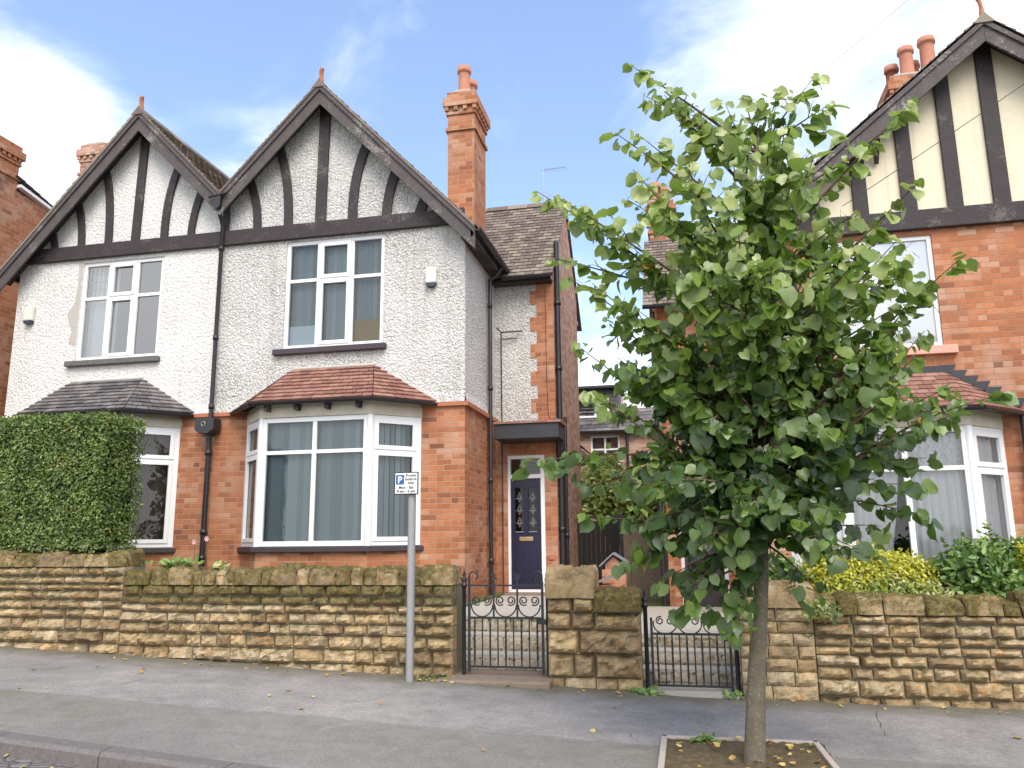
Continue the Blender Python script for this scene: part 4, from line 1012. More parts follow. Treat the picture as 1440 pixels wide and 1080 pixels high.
fi = MB(); fi.tube([(A3, VY, AZ3), (A3, VY, AZ3+.14), (A3-.01, VY, AZ3+.24), (A3-.03, VY, AZ3+.30), (A3-.06, VY, AZ3+.33)], [.05, .03, .028, .032, .02], 8); fi.build('finial', M_terra, ro)
chimney(H3, 3.95, 4.85, 14.0, 14.7, 6, 9.45, [(4.12, 14.5, .11, .45), (4.30, 14.2, .12, .60), (4.66, 14.2, .13, .74), (4.5, 14.55, .11, .5)], M_brick3)
f, (o, u, n, L) = window(H3, (win[0], F+.03), (win[1], F+.03), win[2], win[3], (.45,), (), casements=((0, 0),), glass=glass_mat('bright_window_glass', (.9, .92, .92), 1.0, 3.0), fw_=.06)
mb = MB(); mb.add([(win[0], F+.09, 4.12), (win[1], F+.09, 4.12), (win[1], F+.09, 5.6), (win[0], F+.09, 5.6)], [(0, 1, 2, 3)]); mb.build('white_backing', M_room, f)  # white sheet added behind the pane, standing in for blown-out brightness
mb = MB(); mb.box(1.0, 7.8, F+1.5, F+1.6, .3, 6.0); mb.box(1.0, 1.05, F+.06, F+1.5, .3, 5.6); mb.box(4.6, 4.65, F+.06, F+1.5, .3, 5.6); mb.build('room_backing', M_dark, H3)  # dark panels added behind the curtains, painted as unlit room
mb = MB(); mb.box(win[0]-.1, win[1]+.15, F-.08, F+.04, win[2]-.12, win[2]-.004); mb.build('sill', M_sillp, f, bevel=.008)
bz0, bz1 = .88, 2.78; zt_ = 2.25
for p, q, cols, cas in (((bl, F), (fl, by0), (), ((0, 0), (0, 1))), ((fl, by0), (fr_, by0), (.5,), ()), ((fr_, by0), (br, F), (), ((0, 0), (0, 1)))):
    f, (o, u, n, L) = window(H3, p, q, bz0, bz1, cols, (zt_,), casements=cas, fw_=.075, name='bay_window', thick_ends=(.02, .02))
    if cols:
        curtain(f, o, u, n, .04, L*.5-.02, bz0, zt_+.45, M_net, .11, .018, .10, pull=lambda t: .72+.28*abs(t-.25)**.7*1.25 if t > .25 else .72+.1*(.25-t))
        curtain(f, o, u, n, L*.5+.06, L-.06, bz0, zt_+.45, M_net, .11, .018, .10)
        za, zb_ = zt_+.03, bz1-.08
        for a0, a1 in ((.1, L/2-.035), (L/2+.035, L-.1)):
            ld = MB()
            W_ = a1-a0; H_ = zb_-za; d = .105; kx = -int(H_/d)-2
            for sgn in (1, -1):
                for i in range(-8, 16):
                    # clip slanted line x = x_ + sgn*(z-za)*.62
                    x_ = a0+i*d; pts = []
                    for q2 in range(13):
                        z_ = za+H_*q2/12; xx = x_+sgn*(z_-za)*.62
                        if a0 <= xx <= a1: pts.append((o[0]+u.x*xx-n.x*.030, o[1]+u.y*xx-n.y*.030, z_))
                    if len(pts) > 1: ld.tube([pts[0], pts[-1]], .0032, 4)
            ld.build('leading', M_lead, f)
    else: curtain(f, o, u, n, .03, L-.03, bz0, bz1, M_net, .11, .018, .10)
for xx in (fl, fr_): MB().lathe((xx, by0+.03, bz0), [(.055, 0), (.055, bz1-bz0)], 8).build('bay_corner_post', M_upvc, H3)
sl = MB(); sl.prism([(bl-.06, F+.02), (fl-.04, by0-.07), (fr_+.04, by0-.07), (br+.06, F+.02)], .80, .875, axis='z'); sl.build('bay_sill', M_sillp, H3, bevel=.01)
fa = MB(); fa.prism([(bl-.02, F+.01), (fl-.02, by0-.03), (fr_+.02, by0-.03), (br+.02, F+.01), (br-.1, F+.05), (fr_-.05, by0+.05), (fl+.05, by0+.05), (bl+.1, F+.05)], 2.782, 3.0, axis='z'); fa.build('bay_fascia', M_fascia, H3)
ez, tz = 3.0, 3.58; ey = by0-.18; eLx, eRx = fl-.10, fr_+.12; tl, tr = bc-.75, bc+.72; wl, wr = bl-.3, br+.28; FY = F-.012
bt = MB(); n_ = 8
tile_slope(bt, (eLx, ey, ez), (eRx, ey, ez), (tr, FY, tz), (tl, FY, tz), n_, .165, .02)
tile_slope(bt, (wl, FY, ez), (eLx, ey, ez), (tl, FY, tz), (tl-.002, FY, tz), n_, .165, .02)
tile_slope(bt, (eRx, ey, ez), (wr, FY, ez), (tr+.002, FY, tz), (tr, FY, tz), n_, .165, .02)
bro = bt.build('bay_roof', M_tile_red, H3)
ub = MB(); ub.add([(wl, FY, ez-.012), (eLx, ey, ez-.012), (eRx, ey, ez-.012), (wr, FY, ez-.012), (tr, FY, tz-.012), (tl, FY, tz-.012)], [(1, 2, 4, 5), (0, 1, 5), (2, 3, 4), (3, 2, 1, 0)]); ub.build('bay_soffit', M_dark, H3)
sf = MB(); sf.box(tl-.1, tr+.05, F-.03, F-.003, tz-.02, tz+.09)
for i in range(7):   # stepped lead flashing down the hip
    xx = tr+(wr-tr)*i/7; zz = tz+(ez-tz)*i/7; sf.prism([(xx-.04, zz+.10), (xx+.17, zz+.10), (xx+.10, zz-.02), (xx-.04, zz-.02)], F-.022-.001*i, F-.003)
sf.build('stepped_flashing', M_leadsheet, bro)
for a_, b_2 in (((wl, F-.05, ez-.02), (eLx, ey-.05, ez-.02)), ((eLx, ey-.05, ez-.02), (eRx, ey-.05, ez-.02)), ((eRx, ey-.05, ez-.02), (wr, F-.05, ez-.02))): gutter(H3, a_, b_2, .05)
pipe(H3, [(4.34, 11.4, 2.95), (4.34, 11.44, .3)], .04, [(4.34, 11.43, 2.2)])
# recessed wing
mb = MB(); tile_slope(mb, (-.55, 13.25, 5.32), (1.2, 13.25, 5.32), (2.6, 15.4, 7.3), (-.55, 15.4, 7.3), 22, .17)
tile_slope(mb, (2.6, 17.5, 5.32), (-.55, 17.5, 5.32), (-.55, 15.4, 7.3), (2.6, 15.4, 7.3), 22, .17); mb.build('wing_roof', M_tile_brown, H3)
mb = MB(); mb.prism([(13.3, 5.33), (15.4, 7.27), (17.4, 5.33)], -.32, -.30, axis='x'); mb.build('gable_end', M_brick3, H3)
gutter(H3, (-.55, 13.2, 5.3), (.9, 13.2, 5.3), .055)
pipe(H3, [(-.40, 13.42, 5.25), (-.40, 13.44, .3)], .045, [(-.40, 13.43, z) for z in (4.6, 3.2, 1.8)])
chimney(H3, -.45, .05, 15.9, 16.6, 5.5, 8.35, [(-.3, 16.1, .11, .45), (-.1, 16.3, .11, .4)], M_brick3)
dd = MB(); dd.box(-.12, -.06, 13.55, 13.62, .2, 2.6); dd.box(.56, .62, 13.55, 13.62, .2, 2.6); dd.box(-.06, .56, 13.55, 13.62, 2.54, 2.6); df = dd.build('door_frame', M_upvc, H3)
dd = MB(); dd.box(-.06, .56, 13.57, 13.61, .2, 2.54); dd.box(.0, .5, 13.555, 13.57, .35, 1.2); dd.box(.0, .5, 13.555, 13.57, 1.35, 2.4); dd.build('door', M_sill, H3)

# ================================================================== brick neighbour at far left
random.seed(60)
H0 = thing('brick_house', (-15, 13, .6), 'plain orange brick house at the left edge with a corbelled side chimney', 'house')
b = MB(); b.add([(-12.7, 9.5, .3), (-12.7, 19, .3), (-12.7, 19, 7.2), (-12.7, 13.4, 8.25), (-12.7, 9.5, 8.6)], [(0, 1, 2, 3, 4)])
b.box(-20, -12.705, 9.5, 19, .3, 7.2); b.build('brick_wall', M_brick, H0)
chimney(H0, -13.4, -12.72, 11.0, 12.4, 6, 9.28, [], M_brick)
rf = MB(); tile_slope(rf, (-20, 9.3, 6.2), (-12.6, 9.3, 6.2), (-12.6, 12.0, 8.45), (-20, 12.0, 8.45), 20, .2)
tile_slope(rf, (-12.62, 13.5, 8.3), (-20, 13.5, 8.3), (-20, 12.3, 8.62), (-12.62, 12.3, 8.62), 6, .2); rf.build('roof', M_tile_grey, H0)
mb = MB(); mb.prism([(12.4, 8.42), (13.4, 8.24), (13.4, 8.30), (12.4, 8.48)], -12.74, -12.62, axis='x'); mb.build('verge_board', M_upvc, H0)

# ================================================================== house behind the passage
random.seed(70)
HB = thing('terraced_house', (-2.6, 26, .3), 'pale brick house seen through the passage, slate hung dormer with a white window', 'house')
b = MB(); wall_cells(b, -7, 1.5, -1, 4.9, 26, [(-2.95, -2.0, 3.55, 4.75)], reveal=.1); b.box(-7, 1.5, 26.3, 33, -1, 4.8); b.build('brick_wall', M_brickp, HB)
r = MB(); tile_slope(r, (-7, 25.8, 4.88), (1.5, 25.8, 4.88), (1.5, 27.2, 5.9), (-7, 27.2, 5.9), 7, .25); r.build('roof', M_tile_grey, HB)
dm = MB(); tile_slope(dm, (-4.0, 25.95, 5.0), (-1.98, 25.95, 5.0), (-1.98, 26.0, 6.3), (-4.0, 26.0, 6.3), 10, .2); dmm = dm.build('dormer', M_tile_grey, HB)
mb = MB(); mb.box(-4.1, -1.88, 25.7, 28, 6.3, 6.38); mb.box(-4.0, -1.98, 26.02, 28, 4.9, 6.299); mb.build('dormer_roof', M_leadsheet, dmm)
window(HB, (-3.6, 25.92), (-2.3, 25.92), 5.35, 6.05, (.65,), (), fw_=.06)
window(HB, (-2.95, 26.03), (-2.0, 26.03), 3.55, 4.75, (.5,), (4.3,), fw_=.06)
mb = MB(); mb.add([(-7, 27, 3.4), (1.5, 27, 3.4), (1.5, 27, 6.2), (-7, 27, 6.2)], [(0, 1, 2, 3)]); mb.build('room_backing', M_room, HB)
gutter(HB, (-7, 25.78, 4.86), (1.5, 25.78, 4.86), .07)
pipe(HB, [(-1.75, 25.9, 4.8), (-1.75, 25.9, .5)], .05)
b = MB(); b.box(-4.5, -2.9, 21, 25.9, -.5, 4.0); b.build('outbuilding', M_brickp, HB)
r = MB(); tile_slope(r, (-2.8, 20.9, 4.0), (-2.8, 25.9, 4.0), (-4.5, 25.9, 5.3), (-4.5, 20.9, 5.3), 8, .25); r.build('outbuilding_roof', M_tile_grey, HB)

# ================================================================== passage: gate, fence, pier
bg_ = thing('timber_gate', (-1.66, 16, .5), 'tall black boarded gate closing the passage between the houses', 'gate')
mb = MB(); x = -2.04
while x < -1.32: mb.box(x, x+.088, 15.98, 16.0, .5, 1.78); x += .092
mb.build('boards', M_blackgate, bg_)
mb = MB(); mb.box(-1.30, -1.22, 15.95, 16.04, .4, 1.90); mb.box(-2.1, -1.30, 15.96, 16.03, 1.84, 1.88)
mb.box(-2.1, -2.05, 15.95, 16.04, .4, 1.84); mb.build('gate_frame', M_blackpaint, bg_)
fc = thing('timber_fence', (-.7, 15, .4), 'weathered boarded fence right of the black passage gate', 'fence')
for xx in (-1.12, .3):
    mb = MB(); mb.box(xx-.06, xx+.06, 15.4, 15.52, .3, 1.80); mb.build('fence_post', M_fence, fc)
mb = MB(); x = -1.06
while x < .24: mb.box(x, x+.11, 15.44+random.uniform(-.006, .006), 15.46, .3, 1.62+random.uniform(-.02, .02)); x += .104
mb.build('fence_boards', M_fence, fc)
bp = thing('brick_pier', (-1.06, 12, .4), 'small brick garden pier with a pitched slate cap behind the stone piers', 'pier')
mb = MB(); mb.box(-1.24, -.90, 11.9, 12.2, .2, .98); mb.box(-1.19, -.95, 11.92, 12.18, .98, 1.06); mb.prism([(-1.19, 1.06), (-.95, 1.06), (-1.07, 1.17)], 11.93, 12.17); mb.build('brickwork', M_brick, bp)
mb = MB(); mb.prism([(-1.27, 1.02), (-1.07, 1.20), (-.86, 1.07), (-.86, 1.09), (-1.07, 1.225), (-1.28, 1.04)], 11.86, 12.24); mb.build('cap', M_weathered_slab, bp)
mb = MB(); mb.prism([(-1.32, .82), (-1.05, .93), (-1.03, .90), (-1.32, .79)], 11.2, 11.7); tag(mb.build('slate_slab', M_weathered_slab, loc=(-1.2, 11.4, .8)), 'grey slate slab lying at the foot of the small brick pier', 'slab')
mb = MB(); mb.box(-1.3, -.9, 11.25, 11.65, .3, .80); tag(mb.build('brick_plinth', M_brick, loc=(-1.1, 11.45, .3)), 'low brick plinth carrying the grey slate slab', 'plinth')

# ================================================================== parking sign
random.seed(80)
SP = thing('parking_sign', (-2.86, 8.16, g(-2.86)), 'grey steel post with a white permit holders parking plate, before the stone wall', 'sign')
mb = MB(); mb.tube([(-2.855, 8.16, -.1), (-2.855, 8.16, 2.13)], .041, 20); mb.build('post', M_steel, SP)
mb = MB(); mb.box(-3.035, -2.765, 8.095, 8.105, 1.905, 2.145); pb = mb.build('plate_edge', M_black, SP, bevel=.003)
mb = MB(); mb.box(-3.024, -2.776, 8.092, 8.0948, 1.916, 2.134); mb.build('plate', M_white, pb)
mb = MB(); mb.box(-3.015, -2.925, 8.0895, 8.0918, 2.015, 2.115); mb.build('parking_panel', M_bluesign, pb)
mb = MB(); mb.box(-2.90, -2.81, 8.105, 8.125, 1.98, 2.0); mb.build('bracket', M_steel, pb)
def text(s_, x, z, size, m, y=8.0880, par=pb, name='lettering', bold=0.0, align='CENTER'):
    cu = bpy.data.curves.new(name, 'FONT'); cu.body = s_; cu.size = size; cu.align_x = align; cu.extrude = .0004; cu.offset = bold; cu.space_character = 1.08
    to = bpy.data.objects.new(name, cu); C.objects.link(to); to.rotation_euler = (R(90), 0, 0); to.location = (x, y, z)
    bpy.context.view_layer.update()
    me = bpy.data.meshes.new_from_object(to.evaluated_get(bpy.context.evaluated_depsgraph_get()))
    me.transform(to.matrix_world); me.transform(Matrix.Translation(-LOC[par.as_pointer()])); me.materials.clear(); me.materials.append(m)
    bpy.data.objects.remove(to); o = bpy.data.objects.new(name, me); C.objects.link(o); o.parent = par; return o
text('P', -2.970, 2.030, .098, M_white, bold=.003)
for s_, x, z in (('Permit', -2.848, 2.095), ('holders', -2.848, 2.056), ('only', -2.848, 2.017), ('Mon - Sat', -2.90, 1.968), ('8 am - 6 pm', -2.90, 1.929)):
    text(s_, x, z, .038, M_black, y=8.0912, bold=.0012)

# ================================================================== overhead wires
mb = MB(); pts = [(-4+i*1.0, 9+.0*i, 0) for i in range(2)]
def wire(a, b, sag, label, r=.0045):
    a, b = Vector(a), Vector(b); mb = MB(); mb.tube([a.lerp(b, t)+Vector((0, 0, -sag*4*t*(1-t))) for t in [i/24 for i in range(25)]], r, 5)
    tag(mb.build('overhead_wire', M_gutter, loc=tuple(a)), label, 'wire', None)
wire((-6, 10.8, 4.2), (5.6, 9.4, 7.0), .25, 'thin black telephone wire crossing the cream gable of the right house') if False else None
wire((1.9, 9.0, 5.07), (7.0, 9.0, 8.35), .05, 'thin black telephone wire crossing the cream gable of the right house')
wire((1.0, 9.0, 6.15), (3.6, 9.0, 8.15), .03, 'faint telephone wire against the cloud above the tree', .0022)

# ================================================================== foliage
def leaf_mesh(name, m, pos, nrm, tipd, size, rnd, parent=None, template='heart', loc=(0, 0, 0)):
    """pos (N,3); nrm, tipd unit vectors; builds one mesh of folded leaves"""
    if template == 'heart':
        T = np.array([(0, 0, 0), (-.27, -.10, .05), (-.50, .10, .08), (-.55, .38, .07), (-.42, .68, .02), (-.20, .88, -.05), (0, 1.03, -.14), (.20, .88, -.05), (.42, .68, .02), (.55, .38, .07), (.50, .10, .08), (.27, -.10, .05), (0, .33, -.03), (0, .66, -.05)])
        Fc = [(0, 12, 2, 1), (12, 3, 2), (12, 13, 4, 3), (13, 6, 5, 4), (0, 11, 10, 12), (12, 10, 9), (12, 9, 8, 13), (13, 8, 7, 6)]
    elif template == 'oval':
        T = np.array([(0, 0, 0), (-.30, .35, .05), (-.22, .8, .02), (0, 1.1, -.08), (.22, .8, .02), (.30, .35, .05)])
        Fc = [(0, 3, 2, 1), (0, 5, 4, 3)]
    N = len(pos); y_ = tipd - nrm*(tipd*nrm).sum(1, keepdims=True); y_ /= np.linalg.norm(y_, axis=1, keepdims=True)+1e-9
    x_ = np.cross(y_, nrm); k = len(T)
    curl = rng.uniform(-.6, 2.4, (N, 1)); aspect = rng.uniform(.8, 1.12, (N, 1))
    Vv = (pos[:, None, :] + size[:, None, None]*(T[None, :, 0, None]*aspect[:, :, None]*x_[:, None, :] + T[None, :, 1, None]*y_[:, None, :] + (T[None, :, 2]*curl)[:, :, None]*nrm[:, None, :]))
    if template == 'heart': Vv = Vv + rng.normal(0, 1, Vv.shape)*size[:, None, None]*.034
    V = Vv.reshape(-1, 3) - np.array(loc)
    me = bpy.data.meshes.new(name); nf = len(Fc); cnt = [len(f) for f in Fc]
    loops = np.concatenate([np.array(f) for f in Fc]); LP = (loops[None, :] + (np.arange(N)*k)[:, None]).ravel()
    me.vertices.add(len(V)); me.vertices.foreach_set('co', V.ravel())
    me.loops.add(len(LP)); me.loops.foreach_set('vertex_index', LP.astype(np.int32))
    tot = np.tile(cnt, N); st = np.concatenate([[0], np.cumsum(tot)[:-1]])
    me.polygons.add(N*nf); me.polygons.foreach_set('loop_start', st.astype(np.int32))
    me.update(calc_edges=True)
    ca = me.color_attributes.new('rnd', 'FLOAT_COLOR', 'CORNER')
    cc = np.ones((len(LP), 4)); cc[:, 0] = np.repeat(rnd, len(loops)); cc[:, 1] = cc[:, 0]; cc[:, 2] = 0
    ca.data.foreach_set('color', cc.ravel())
    me.polygons.foreach_set('use_smooth', np.ones(N*nf, dtype=bool))
    me.materials.append(m); me.validate()
    o = bpy.data.objects.new(name, me); C.objects.link(o); o.location = loc
    if parent is not None: o.parent = parent; o.location = Vector(loc)-LOC[parent.as_pointer()]
    LOC[o.as_pointer()] = Vector(loc); return o
def unit(v): return v/(np.linalg.norm(v, axis=1, keepdims=True)+1e-9)

# --- the street tree
random.seed(90); rng = np.random.default_rng(90)
TR = thing('lime_tree', (.38, 6.0, g(.38)), 'young broad leaved street tree with a slim straight trunk in a framed soil square', 'tree')
tp = [(.37, 6.0, -.2), (.375, 6.0, .0), (.41, 6., .48), (.50, 6.0, 1.2), (.56, 6.0, 2.0), (.56, 6.0, 2.74), (.57, 6., 3.29), (.65, 6., 4.15), (.72, 6, 4.6)]
def tpos(z):
    for a, b in zip(tp, tp[1:]):
        if a[2] <= z <= b[2]: return Vector(a).lerp(Vector(b), (z-a[2])/(b[2]-a[2]))
    return Vector(tp[-1])
mb = MB(); zs = np.linspace(-.2, 4.55, 40); mb.tube([tpos(z)+Vector((math.sin(z*2.3)*.008, 0, 0)) for z in zs], [max(.012, .070 + .06*max(0, .06-z) - .0185*max(z, 0) if z < 2.9 else .017) if z < 4 else .016 for z in zs], 16); mb.build('trunk', M_bark, TR)
env = [(5.15, -.25, 1.1), (4.45, -.35, 1.4), (4.05, -1.0, 1.75), (3.6, -.98, 1.74), (3.3, -.87, 1.9), (2.86, -.74, 1.77), (2.4, -.45, 2.05), (1.95, -1.05, 1.62), (1.6, -.73, 1.6), (1.2, -.32, 1.2), (.96, -.16, 1.0), (.82, 0., .66)]
def envx(z):
    z = min(max(z, .83), 5.1)
    for (za, a0, a1), (zb_, b0, b1) in zip(env, env[1:]):
        if zb_ <= z <= za: t = (z-zb_)/(za-zb_); return b0+(a0-b0)*t, b1+(a1-b1)*t
tips = [((-.24, 5.29), .1), ((.62, 4.97), .2), ((1.15, 4.9), -.1), ((1.27, 4.79), .2), ((-.38, 4.54), -.2), ((-.34, 4.2), .3), ((-1.06, 4.22), 0), ((-.99, 3.72), .2), ((-.77, 2.91), 0), ((-1.13, 1.98), -.1),
        ((-.75, 1.81), .3), ((-.7, 1.57), -.1), ((-.34, 1.36), -.3), ((1.72, 4.46), -.3), ((1.79, 3.97), 0), ((1.97, 3.32), -.2), ((1.75, 3.5), .2), ((1.76, 2.88), .1), ((2.06, 2.33), -.2), ((1.9, 2.46), .1),
        ((1.6, 1.54), -.1), ((1.36, 1.49), .2), ((1.19, 1.3), -.2), ((.9, .96), -.2), ((-.06, .93), -.1), ((.23, .81), -.2), ((-.55, 2.45), 0), ((.15, 4.75), 0), ((.9, 4.6), .1), ((0., 1.02), -.3), ((.12, .92), -.1), ((.33, .86), -.35), ((-.2, 1.12), -.2), ((-.45, 1.25), -.3), ((1.5, 1.75), -.3), ((1.65, 1.95), 0), ((-.7, 2.5), -.2), ((-.8, 3.45), 0), ((1.7, 3.1), -.2), ((.0, 5.0), .1), ((.45, 4.7), -.2), ((-.15, 4.95), 0), ((.75, 4.75), -.1), ((1.5, 4.3), 0), ((-.2, 4.55), -.1), ((-.85, 4.05), -.2), ((-.6, 3.3), -.3), ((1.75, 2.2), -.3), ((1.5, 3.4), -.4), ((1.5, 2.55), -.5)]
targets = [(Vector((x, 6+y, z)), True) for (x, z), y in tips]
for i in range(118):
    z = random.triangular(1.0, 4.45, 2.9); a, b = envx(z)
    an = random.uniform(0, 2*math.pi); rr = math.sqrt(random.uniform(.05, .9))
    hw = (b-a)/2*.93; x = (a+b)/2*.8+.11+math.cos(an)*hw*rr; y = 5.9+math.sin(an)*min(hw, 1.05)*rr
    if z < 2.2 and x < -.48: continue
    targets.append((Vector((x, y, z)), False))
for i in range(16):   # low drooping boughs on the street side
    targets.append((Vector((random.uniform(.0, 1.1), random.uniform(5.2, 5.8), random.uniform(1.25, 2.0))), False))
bmz = MB(); twz = MB(); LP_, LN, LT, LS, LR = [], [], [], [], []
def add_leaf(p, outd, tipness, droop):
    # leaf hangs from a petiole
    d = Vector((random.gauss(0, .6), random.gauss(0, .6), random.uniform(-1.0, .3))) + outd*.3
    d.normalize(); pet = p + d*random.uniform(.025, .055)
    if random.random() < .42: nr = Vector((random.gauss(0, .5), random.gauss(-.2, .5), 1.0)).normalized()
    else:
        a_ = random.gauss(-math.pi/2, 1.1); nr = Vector((math.cos(a_), math.sin(a_), random.uniform(.05, .75))).normalized()
    t = (outd*.45 + Vector((random.gauss(0, .45), random.gauss(0, .45), -1.0-droop))).normalized()
    if abs(nr.dot(t)) > .93: nr = Vector((0, -1, .2)).normalized()
    LP_.append(pet); LN.append(nr); LT.append(t); LS.append(random.choice((.045, .06, .07, .08, .09, .105, .125))*random.uniform(.9, 1.1))
    base = .13 + .44*max(0, tipness-.35) + random.uniform(0, .40) + .30*max(0, min(1, (p.z-2.3)/1.8)) + max(0, 5.6-p.y)*.10 - .16*max(0, min(1, (2.6-p.z)/.8))  # fresh tips paler; street-side light and low-crown shade put into leaf colour
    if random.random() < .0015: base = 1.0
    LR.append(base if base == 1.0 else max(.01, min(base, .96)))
def branch(p0, p1, r, n, leafy=True, tb=0, sub=True, sil=False):
    L = (p1-p0).length; upz = p1.z > 2.6
    mid = p0.lerp(p1, .5) + Vector((random.gauss(0, .05), random.gauss(0, .05), (.02 if upz else .14)*L+random.uniform(-.04, .05)))
    pts = [p0*(1-t)**2 + mid*2*t*(1-t) + p1*t*t for t in [i/n for i in range(n+1)]]
    (bmz if sub else twz).tube(pts, [r*(1-.85*i/n) for i in range(n+1)], 6, cap=False)
    step = .036; k_ = int(L/step)
    for i in range(k_):
        t = (i+random.random()*.5)/k_
        if t < (.35 if sub else .1): continue
        p = p0*(1-t)**2 + mid*2*t*(1-t) + p1*t*t; o_ = (p1-p0).normalized()
        add_leaf(p + Vector((random.gauss(0, .015), random.gauss(0, .015), random.gauss(0, .012))), o_, tb+(1-tb)*t if not sub else t, .0)
    if sub:
        for q in range(int(L/(.30 if sil else .15))):
            t = random.uniform(.15, .85 if sil else .95); p = p0*(1-t)**2 + mid*2*t*(1-t) + p1*t*t
            dr_ = ((p1-p0).normalized()*.6 + Vector((random.gauss(0, .7), random.gauss(0, .7), random.gauss(.05, .75)))).normalized()
            branch(p, p + dr_*random.uniform(.14, .40)*(1.15-t*.6), .005, 5, tb=t*.8, sub=False)
for (tg, sil) in targets:
    rad = (tg-tpos(min(tg.z, 4.5))).length
    drop = random.uniform(.45, .95)*min(1.5, .3+rad) if tg.z > 2.2 else random.uniform(-.35, .35)
    zr_ = max(1.25+random.random()*.25, min(tg.z - drop, 4.35)); p0 = tpos(zr_)
    branch(p0, tg, .005+.009*min(1.4, (tg-p0).length), 9, sil=sil)
    if sil:
        for _ in range(2): add_leaf(tg, (tg-p0).normalized(), 1, 0)
bmz.v and tag(bmz.build('branches', M_twig, TR), kind='stuff'); tag(twz.build('twigs', M_twig, TR), kind='stuff')
A = lambda L_: np.array([tuple(v) for v in L_])
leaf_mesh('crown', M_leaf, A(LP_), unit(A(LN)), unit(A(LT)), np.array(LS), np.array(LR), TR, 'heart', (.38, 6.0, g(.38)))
print('tree leaves', len(LP_))

# soil square with edging
mb = MB(); e = [(-.27, 6.62), (.87, 6.62), (.92, 5.45), (-.27, 5.45)]
TPz = g(.3)
tp_ = thing('tree_pit', (.3, 6.0, TPz), 'soil square framed with pale edging boards around the street tree', 'tree pit')
mb = MB()
for (ax, ay), (bx, by) in zip(e, e[1:]+e[:1]):
    d = Vector((bx-ax, by-ay)).normalized(); n_ = Vector((d.y, -d.x))*-.022
    mb.add([(q[0], q[1], z) for z in (TPz-.2, TPz+.05) for q in ((ax, ay), (bx, by), (bx-n_.x*2, by-n_.y*2), (ax-n_.x*2, ay-n_.y*2))], [(0, 1, 5, 4), (1, 2, 6, 5), (2, 3, 7, 6), (3, 0, 4, 7), (4, 5, 6, 7)])
mb.build('edging', M_edging, tp_, bevel=.006)
mb = MB(); nx, ny = 50, 50
for i in range(nx+1):
    for j in range(ny+1):
        x = -.27+1.17*i/nx; y = 5.45+1.17*j/ny; mb.v.append((x, y, TPz+.035+.018*noise.fractal(Vector((x*9, y*9, 0)), .7, 2, 5)))
for i in range(nx):
    for j in range(ny): q = i*(ny+1)+j; mb.f.append((q, q+ny+1, q+ny+2, q+1)); mb.a.append((.5, .5, 0)); mb.smooth.append(True)
mb.build('soil', M_soil, tp_)

# --- hedge and shrubs: shells of small leaves over a twiggy dark core
def shell_leaves(fn, n, size, jit, tipdown=-.1):
    """fn(k) -> positions (n,3), normals (n,3)"""
    p, nn = fn(n); p = p + nn*rng.normal(0, jit, (n, 1))
    nr = unit(nn + rng.normal(0, .75, (n, 3)) + np.array([0, 0, .35])); tp2 = unit(rng.normal(0, 1, (n, 3)) + nn*.5 + np.array([0, 0, .3 + tipdown]))
    return p, nr, tp2, rng.uniform(size[0], size[1], n)
def rbox(x0, x1, y0, y1, z0, z1, lump=.03, corner=.12):
    def fn(n):
        A_ = [(x1-x0)*(z1-z0)*1.0, (y1-y0)*(z1-z0), (x1-x0)*(y1-y0), (y1-y0)*(z1-z0)*.3]
        ch = rng.choice(4, n, p=np.array(A_)/sum(A_)); u_ = rng.random(n); v_ = rng.random(n)
        P = np.zeros((n, 3)); N_ = np.zeros((n, 3))
        m0 = ch == 0; P[m0] = np.c_[x0+(x1-x0)*u_[m0], np.full(m0.sum(), y0), z0+(z1-z0)*v_[m0]]; N_[m0] = (0, -1, 0)
        m0 = ch == 1; P[m0] = np.c_[np.full(m0.sum(), x1), y0+(y1-y0)*u_[m0], z0+(z1-z0)*v_[m0]]; N_[m0] = (1, 0, 0)
        m0 = ch == 2; P[m0] = np.c_[x0+(x1-x0)*u_[m0], y0+(y1-y0)*v_[m0], np.full(m0.sum(), z1)]; N_[m0] = (0, 0, 1)
        m0 = ch == 3; P[m0] = np.c_[np.full(m0.sum(), x0), y0+(y1-y0)*u_[m0], z0+(z1-z0)*v_[m0]]; N_[m0] = (-1, 0, 0)
        # round the corners by pulling towards an inner box
        lo = np.array([x0, y0, z0-1])+corner; hi = np.array([x1, y1, z1])-corner; q = np.clip(P, lo, hi); d = P-q; L = np.linalg.norm(d, axis=1, keepdims=True)
        nd = d/(L+1e-9); P = q + nd*np.minimum(L, corner); N_ = unit(nd+N_*.2)
        bump_ = np.array([noise.fractal(Vector((a*2.2, b*2.2, c*2.2)), .8, 2, 3) for a, b, c in P])
        return P + N_*bump_[:, None]*lump, N_
    return fn
def blob(c_, r_, lump=.15):
    def fn(n):
        d = unit(rng.normal(0, 1, (n, 3))); d[:, 2] = np.abs(d[:, 2])*1.0 - (rng.random(n) < .25)*.3; d = unit(d)
        b_ = np.array([1+lump*1.6*noise.fractal(Vector((a*1.9+c_[0], b*1.9, c*1.9)), .8, 2, 4) for a, b, c in d])
        return np.array(c_) + d*np.array(r_)*b_[:, None], unit(d/np.array(r_))
    return fn
